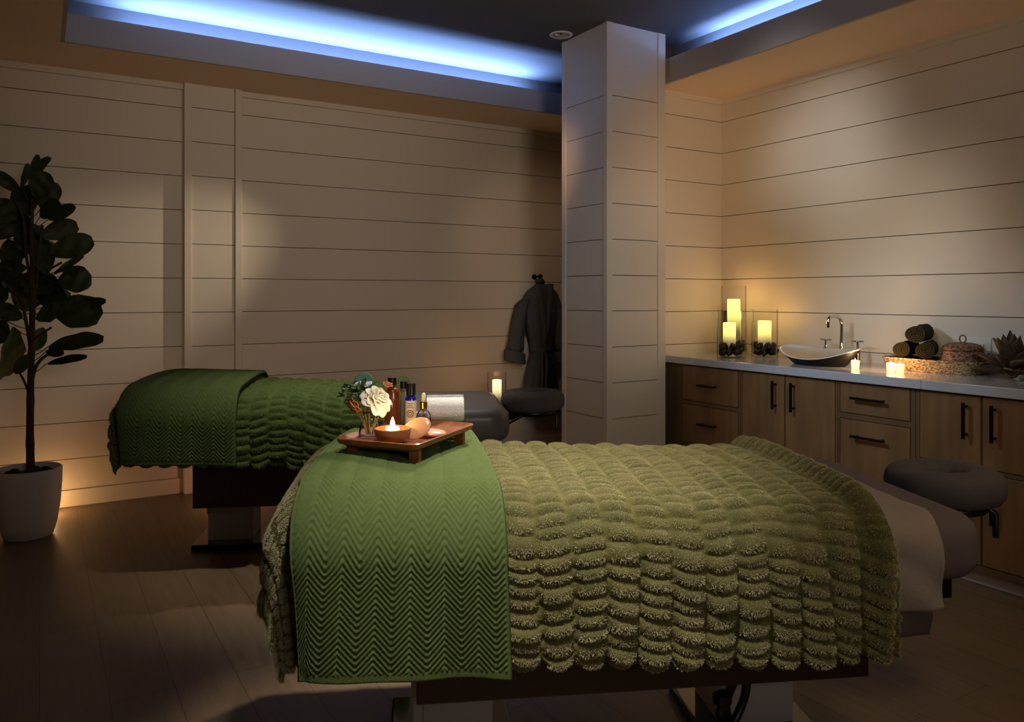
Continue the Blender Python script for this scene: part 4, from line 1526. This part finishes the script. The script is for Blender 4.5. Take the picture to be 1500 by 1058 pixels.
RX, RY = 3.335, YB - 0.105
rb = thing('bathrobe', 'charcoal bathrobe hanging on the back wall left of the pillar', 'bathrobe', (RX, RY, 0), 0, 'charcoal bathrobes')
prof = [(1.305, .035, .035, 0), (1.285, .075, .045, 0), (1.255, .125, .055, .0), (1.215, .158, .062, .01), (1.15, .165, .066, .015), (1.05, .150, .066, .02), (0.95, .125, .062, .03),
        (0.86, .098, .056, .045), (0.805, .085, .050, .055), (0.77, .088, .052, .06), (0.70, .112, .060, .06), (0.60, .135, .066, .06), (0.45, .155, .070, .06), (0.30, .168, .072, .06)]
mb = MB()
mb.loft([ring_xy(0.0, 0, z, a, b, 56, f_, 1.0 + z * 0.6) for z, a, b, f_ in prof])
body = mb.build('robe_body', M['robe'], rb, smooth=True)
for s in (-1, 1):
    mb = MB()
    kx = 1.0 if s < 0 else 0.72
    pts = [(s * 0.120, 0.0, 1.205, .048, .048), (s * 0.175, 0.0, 1.17, .060, .052), (s * 0.205, 0, 1.06, .066, .052), (s * 0.228, -.005, 0.94, .070, .052), (s * 0.243, -.01, 0.84, .072, .052), (s * 0.250, -.01, 0.765, .076, .054)]
    pts = [(x * (1 if i == 0 else kx), y, z, a * (kx + 1) / 2, b) for i, (x, y, z, a, b) in enumerate(pts)]
    rings = []
    for i, (x, y, z, a, b) in enumerate(pts):
        rings.append([(x + a * math.cos(2 * PI * j / 32), y + b * (1 + 0.06 * math.sin(5 * 2 * PI * j / 32 + i)) * math.sin(2 * PI * j / 32), z - s * a * 0.55 * math.cos(2 * PI * j / 32)) for j in range(32)])
    mb.loft(rings)
    sl = mb.build('sleeve', M['robe'], rb, smooth=True)
    mb = MB()
    rings = []
    for z, k in ((0.79, 1.10), (0.782, 1.16), (0.715, 1.18), (0.705, 1.12), (0.71, 0.98)):
        rings.append([(s * 0.250 * kx + .076 * (kx + 1) / 2 * k * math.cos(2 * PI * j / 32), -.01 + .054 * k * math.sin(2 * PI * j / 32), z + s * .02 * math.cos(2 * PI * j / 32)) for j in range(32)])
    mb.loft(rings)
    mb.build('cuff', M['robe'], sl, smooth=True, angle=60)
# shawl collar
for s in (-1, 1):
    mb = MB()
    rings = []
    for i in range(13):
        u = i / 12
        x = s * (0.052 * math.cos(u * 1.4) + 0.004) * (1 - u * 0.75) + (-0.004 if s > 0 else 0.004) * u
        z = 1.305 - 0.46 * u
        y = -0.040 - 0.032 * math.sin(min(1, u * 1.6) * PI / 2)
        if u > 0.75:
            y += 0.02 * (u - 0.75) / 0.25
        w_ = 0.030 * (1 - 0.35 * u)
        rings.append([(x + s * w_ * math.cos(2 * PI * j / 14), y + 0.012 * math.sin(2 * PI * j / 14), z) for j in range(14)])
    mb.loft(rings)
    mb.build('collar', M['robe'], rb, smooth=True)
mb = MB()
mb.tube([(0, 0.045, 1.31), (-0.03, 0.02, 1.325), (0, -0.01, 1.332), (0.03, 0.02, 1.325), (0, 0.045, 1.31)], 0.018, 10)
mb.build('neck_collar', M['robe'], rb, smooth=True)
mb = MB()
ringb = ring_xy(0, 0, 0.80, 0.092, 0.058, 40, 0.02, 1.4)
mb.loft([ring_xy(0, 0, z, a, b, 40, 0.03, 1.4) for z, a, b in ((0.776, .092, .058), (0.782, .097, .063), (0.812, .097, .063), (0.818, .092, .058))], False)
mb.tube(smooth_path([(-0.03, -0.065, 0.80), (-0.045, -0.08, 0.72), (-0.04, -0.08, 0.60), (-0.05, -0.078, 0.46)]), 0.012, 8)
mb.tube(smooth_path([(-0.01, -0.065, 0.80), (0.0, -0.082, 0.70), (-0.01, -0.08, 0.55), (0.005, -0.078, 0.42)]), 0.012, 8)
mb.blob((-0.02, -0.068, 0.797), (0.024, 0.014, 0.022), 3, 0.1)
mb.build('belt', M['robe'], rb, smooth=True)
# small embroidered marks
mb = MB()
for k in range(7):
    x = 0.045 + k * 0.006
    mb.tube([(x, -0.0665, 1.095 + 0.003 * math.sin(k * 2.1)), (x + 0.006, -0.0665, 1.095 + 0.003 * math.sin(k * 2.1 + 2))], 0.0012, 6)
mb.build('embroidery', M['thread'], rb)
# hanger and its hook
mb = MB()
mb.tube(smooth_path([(-0.13, 0.0, 1.235), (-0.05, 0, 1.285), (0, 0, 1.31), (0.05, 0, 1.285), (0.13, 0, 1.235)]), 0.008, 8)
mb.tube(smooth_path([(0, 0, 1.31), (0, 0, 1.355), (0, 0.015, 1.375), (0, 0.035, 1.376), (0, 0.045, 1.362)]), 0.0025, 8)
mb.build('hanger', M['black_plastic'], rb, smooth=True)
rb2 = copy_tree(rb)
rb2.location = (RX + 0.56, RY, -0.01)
rb2.scale = (0.85, 1, 1)
rb2['label'] = 'second charcoal bathrobe almost hidden behind the pillar'


def wall_hook(label, x, z):
    h = thing('wall_hook', label, 'hook', (x, YB, z), 0, 'round black robe hooks')
    xf = Matrix.Rotation(PI / 2, 4, 'X')
    MB(xf).lathe([(0.022, 0.0), (0.022, 0.006), (0.009, 0.010), (0.008, 0.082), (0.002, 0.082)], seg=24).build('post', M['black_metal'], h, smooth=True, angle=40)
    MB(xf).lathe([(0.002, 0.080), (0.018, 0.082), (0.020, 0.090), (0.018, 0.098), (0.002, 0.100)], seg=24).build('knob', M['black_metal'], h, smooth=True, angle=40)
    return h


wall_hook('round black wall hook holding the visible robe', RX, 1.362)
wall_hook('black wall hook hidden behind the pillar, holding the second robe', RX + 0.56, 1.352)

# ------------------------------------------------------------------ fiddle leaf fig
PZ = 3.92
pp = lz(-2.44, PZ, 0.0)
pt = thing('potted_fig_tree', 'fiddle leaf fig tree in a tapered white pot by the back wall', 'potted plant', pp)
MB().lathe([(0.002, 0.0), (0.098, 0.0), (0.110, 0.008), (0.128, 0.07), (0.142, 0.17), (0.149, 0.27), (0.150, 0.340), (0.143, 0.346), (0.138, 0.338), (0.134, 0.305), (0.002, 0.300)], seg=56).build('pot', M['pot'], pt, smooth=True, angle=60)
mb = MB()
mb.lathe([(0.002, 0.322), (0.06, 0.320), (0.11, 0.314), (0.135, 0.306)], seg=40)
for k in range(9):
    a = k * 2.3
    mb.blob((0.09 * math.cos(a), 0.09 * math.sin(a), 0.322), (0.022, 0.018, 0.013), k, 0.15, 10, 6)
mb.build('soil', M['soil'], pt, smooth=True)


def rel(px, py, dz=0.0):
    return W(px, py, PZ + dz) - pp


mb = MB()
base_t = Vector((0.01, 0, 0.31))
tr_pts = smooth_path([base_t, rel(44, 640), rel(45, 560), rel(47, 480), rel(48, 420), rel(46, 350), rel(48, 290)], 6)
nT = len(tr_pts)
mb.tube(tr_pts, [0.020 - 0.013 * i / nT + (0.002 if i % 5 == 0 else 0) for i in range(nT)], 12)
for pts, r in (([(44, 585), (50, 545), (62, 525), (85, 512)], 0.008), ([(43, 580), (36, 560), (28, 545)], 0.006), ([(46, 520), (38, 470), (30, 440), (10, 420)], 0.008),
               ([(47, 470), (52, 430), (56, 380), (62, 330)], 0.007), ([(47, 500), (60, 490), (75, 480)], 0.006), ([(46, 420), (38, 370), (34, 320), (20, 290)], 0.007), ([(48, 400), (70, 395), (90, 385)], 0.006)):
    mb.tube(smooth_path([rel(x, y, 0.02 * ((i % 2) - .5)) for i, (x, y) in enumerate(pts)], 5), r, 8)
mb.build('trunk', M['bark'], pt, smooth=True)

LEAVES = [(45, 258, 56, 227, 11), (42, 264, 72, 229, 16), (31, 275, 42, 240, 12), (30, 282, -8, 252, 20), (42, 316, 33, 272, 28), (52, 290, 67, 252, 24), (60, 305, 80, 267, 24), (58, 318, 87, 297, 19),
          (70, 322, 108, 302, 14), (60, 345, 114, 330, 24), (72, 372, 136, 352, 28), (78, 402, 122, 374, 8), (85, 396, 124, 394, 9), (84, 412, 134, 410, 32), (24, 322, -14, 300, 30),
          (20, 345, -16, 330, 26), (38, 392, -8, 400, 24), (68, 402, 56, 350, 26), (114, 448, 153, 441, 12), (78, 448, 146, 466, 42), (70, 508, 150, 496, 22), (68, 533, 125, 522, 10),
          (33, 466, -8, 450, 20), (20, 480, 8, 554, 36), (42, 520, 22, 546, 14), (52, 466, 90, 455, 26), (66, 516, 92, 517, 10), (30, 350, 62, 335, 26), (28, 330, 48, 368, 26),
          (35, 400, 70, 430, 30), (50, 420, 95, 440, 30), (20, 420, 55, 450, 30), (10, 410, -14, 440, 28), (30, 430, 10, 400, 26), (60, 440, 100, 425, 26), (15, 380, 45, 360, 24), (55, 355, 85, 365, 22),
          (40, 300, 15, 330, 24), (8, 470, -15, 500, 28), (95, 440, 130, 472, 26), (64, 480, 48, 512, 18), (88, 430, 60, 405, 22), (25, 300, 30, 345, 22), (52, 380, 80, 440, 24), (12, 350, 20, 395, 22)]


def fig_leaf(mb, a, b, w_, seed):
    rs = random.Random(seed)
    A, B = Vector(a), Vector(b)
    ax_ = B - A
    L = ax_.length
    ax_.normalize()
    view = (Vector((0, 0, CAM_H)) - (pp + A)).normalized()
    nrm = (view + Vector((rs.uniform(-.45, .45), rs.uniform(-.45, .45), rs.uniform(-.2, .6)))).normalized()
    side = ax_.cross(nrm).normalized()
    nrm = side.cross(ax_).normalized()
    nu, nv = 10, 6
    vs_, fs = [], []
    for i in range(nu + 1):
        s = i / nu
        prof_ = (0.12 + 0.88 * math.sin(PI * (s * 0.90 + 0.03)) ** 0.75 * (0.72 + 0.42 * s)) if s < 0.97 else 0.35
        hw_ = w_ * 0.5 * prof_ * (1.0 if s > 0.04 else 0.4)
        for j in range(nv + 1):
            t_ = (j / nv - 0.5) * 2
            z = 0.22 * hw_ * abs(t_) ** 1.4 - 0.10 * L * (s - .4) ** 2 + 0.10 * hw_ * math.sin(s * 14 + 3 * t_ + seed)
            vs_.append(tuple(A + ax_ * (L * s) + side * (hw_ * t_) + nrm * z))
    K = len(vs_)
    vs_ += [tuple(Vector(v) - nrm * 0.0015) for v in vs_]
    n = nv + 1
    for i in range(nu):
        for j in range(nv):
            q4 = (i * n + j, i * n + j + 1, (i + 1) * n + j + 1, (i + 1) * n + j)
            fs.append(q4)
            fs.append(tuple(K + k for k in q4[::-1]))
        for j in (0, nv):
            fs.append((i * n + j, (i + 1) * n + j, K + (i + 1) * n + j, K + i * n + j))
    for j in range(nv):
        fs.append((nu * n + j, nu * n + j + 1, K + nu * n + j + 1, K + nu * n + j))
    mb.add(vs_, fs)


mb = MB()
rs = random.Random(9)
for i, (x0, y0, x1, y1, w_) in enumerate(LEAVES):
    k = 0.10 if i > 26 else 0.0
    d0 = rs.uniform(-.05, .08) + k
    d1 = d0 + rs.uniform(-.10, .12)
    fig_leaf(mb, rel(x0, y0, d0), rel(x1, y1, d1), w_ * PZ / F_PX * (1.05 if i < 4 else 1.38), i)
    # petiole back to the trunk
    ay_ = min(max(y0 + 14, 300), 560)
    mb.tube([rel(47, ay_, 0.0), rel((47 + x0) / 2, (ay_ + y0) / 2 + 2, d0 * .5), rel(x0, y0, d0)], 0.0022, 6)
mb.build('leaves', M['leaf'], pt, smooth=True, angle=75)
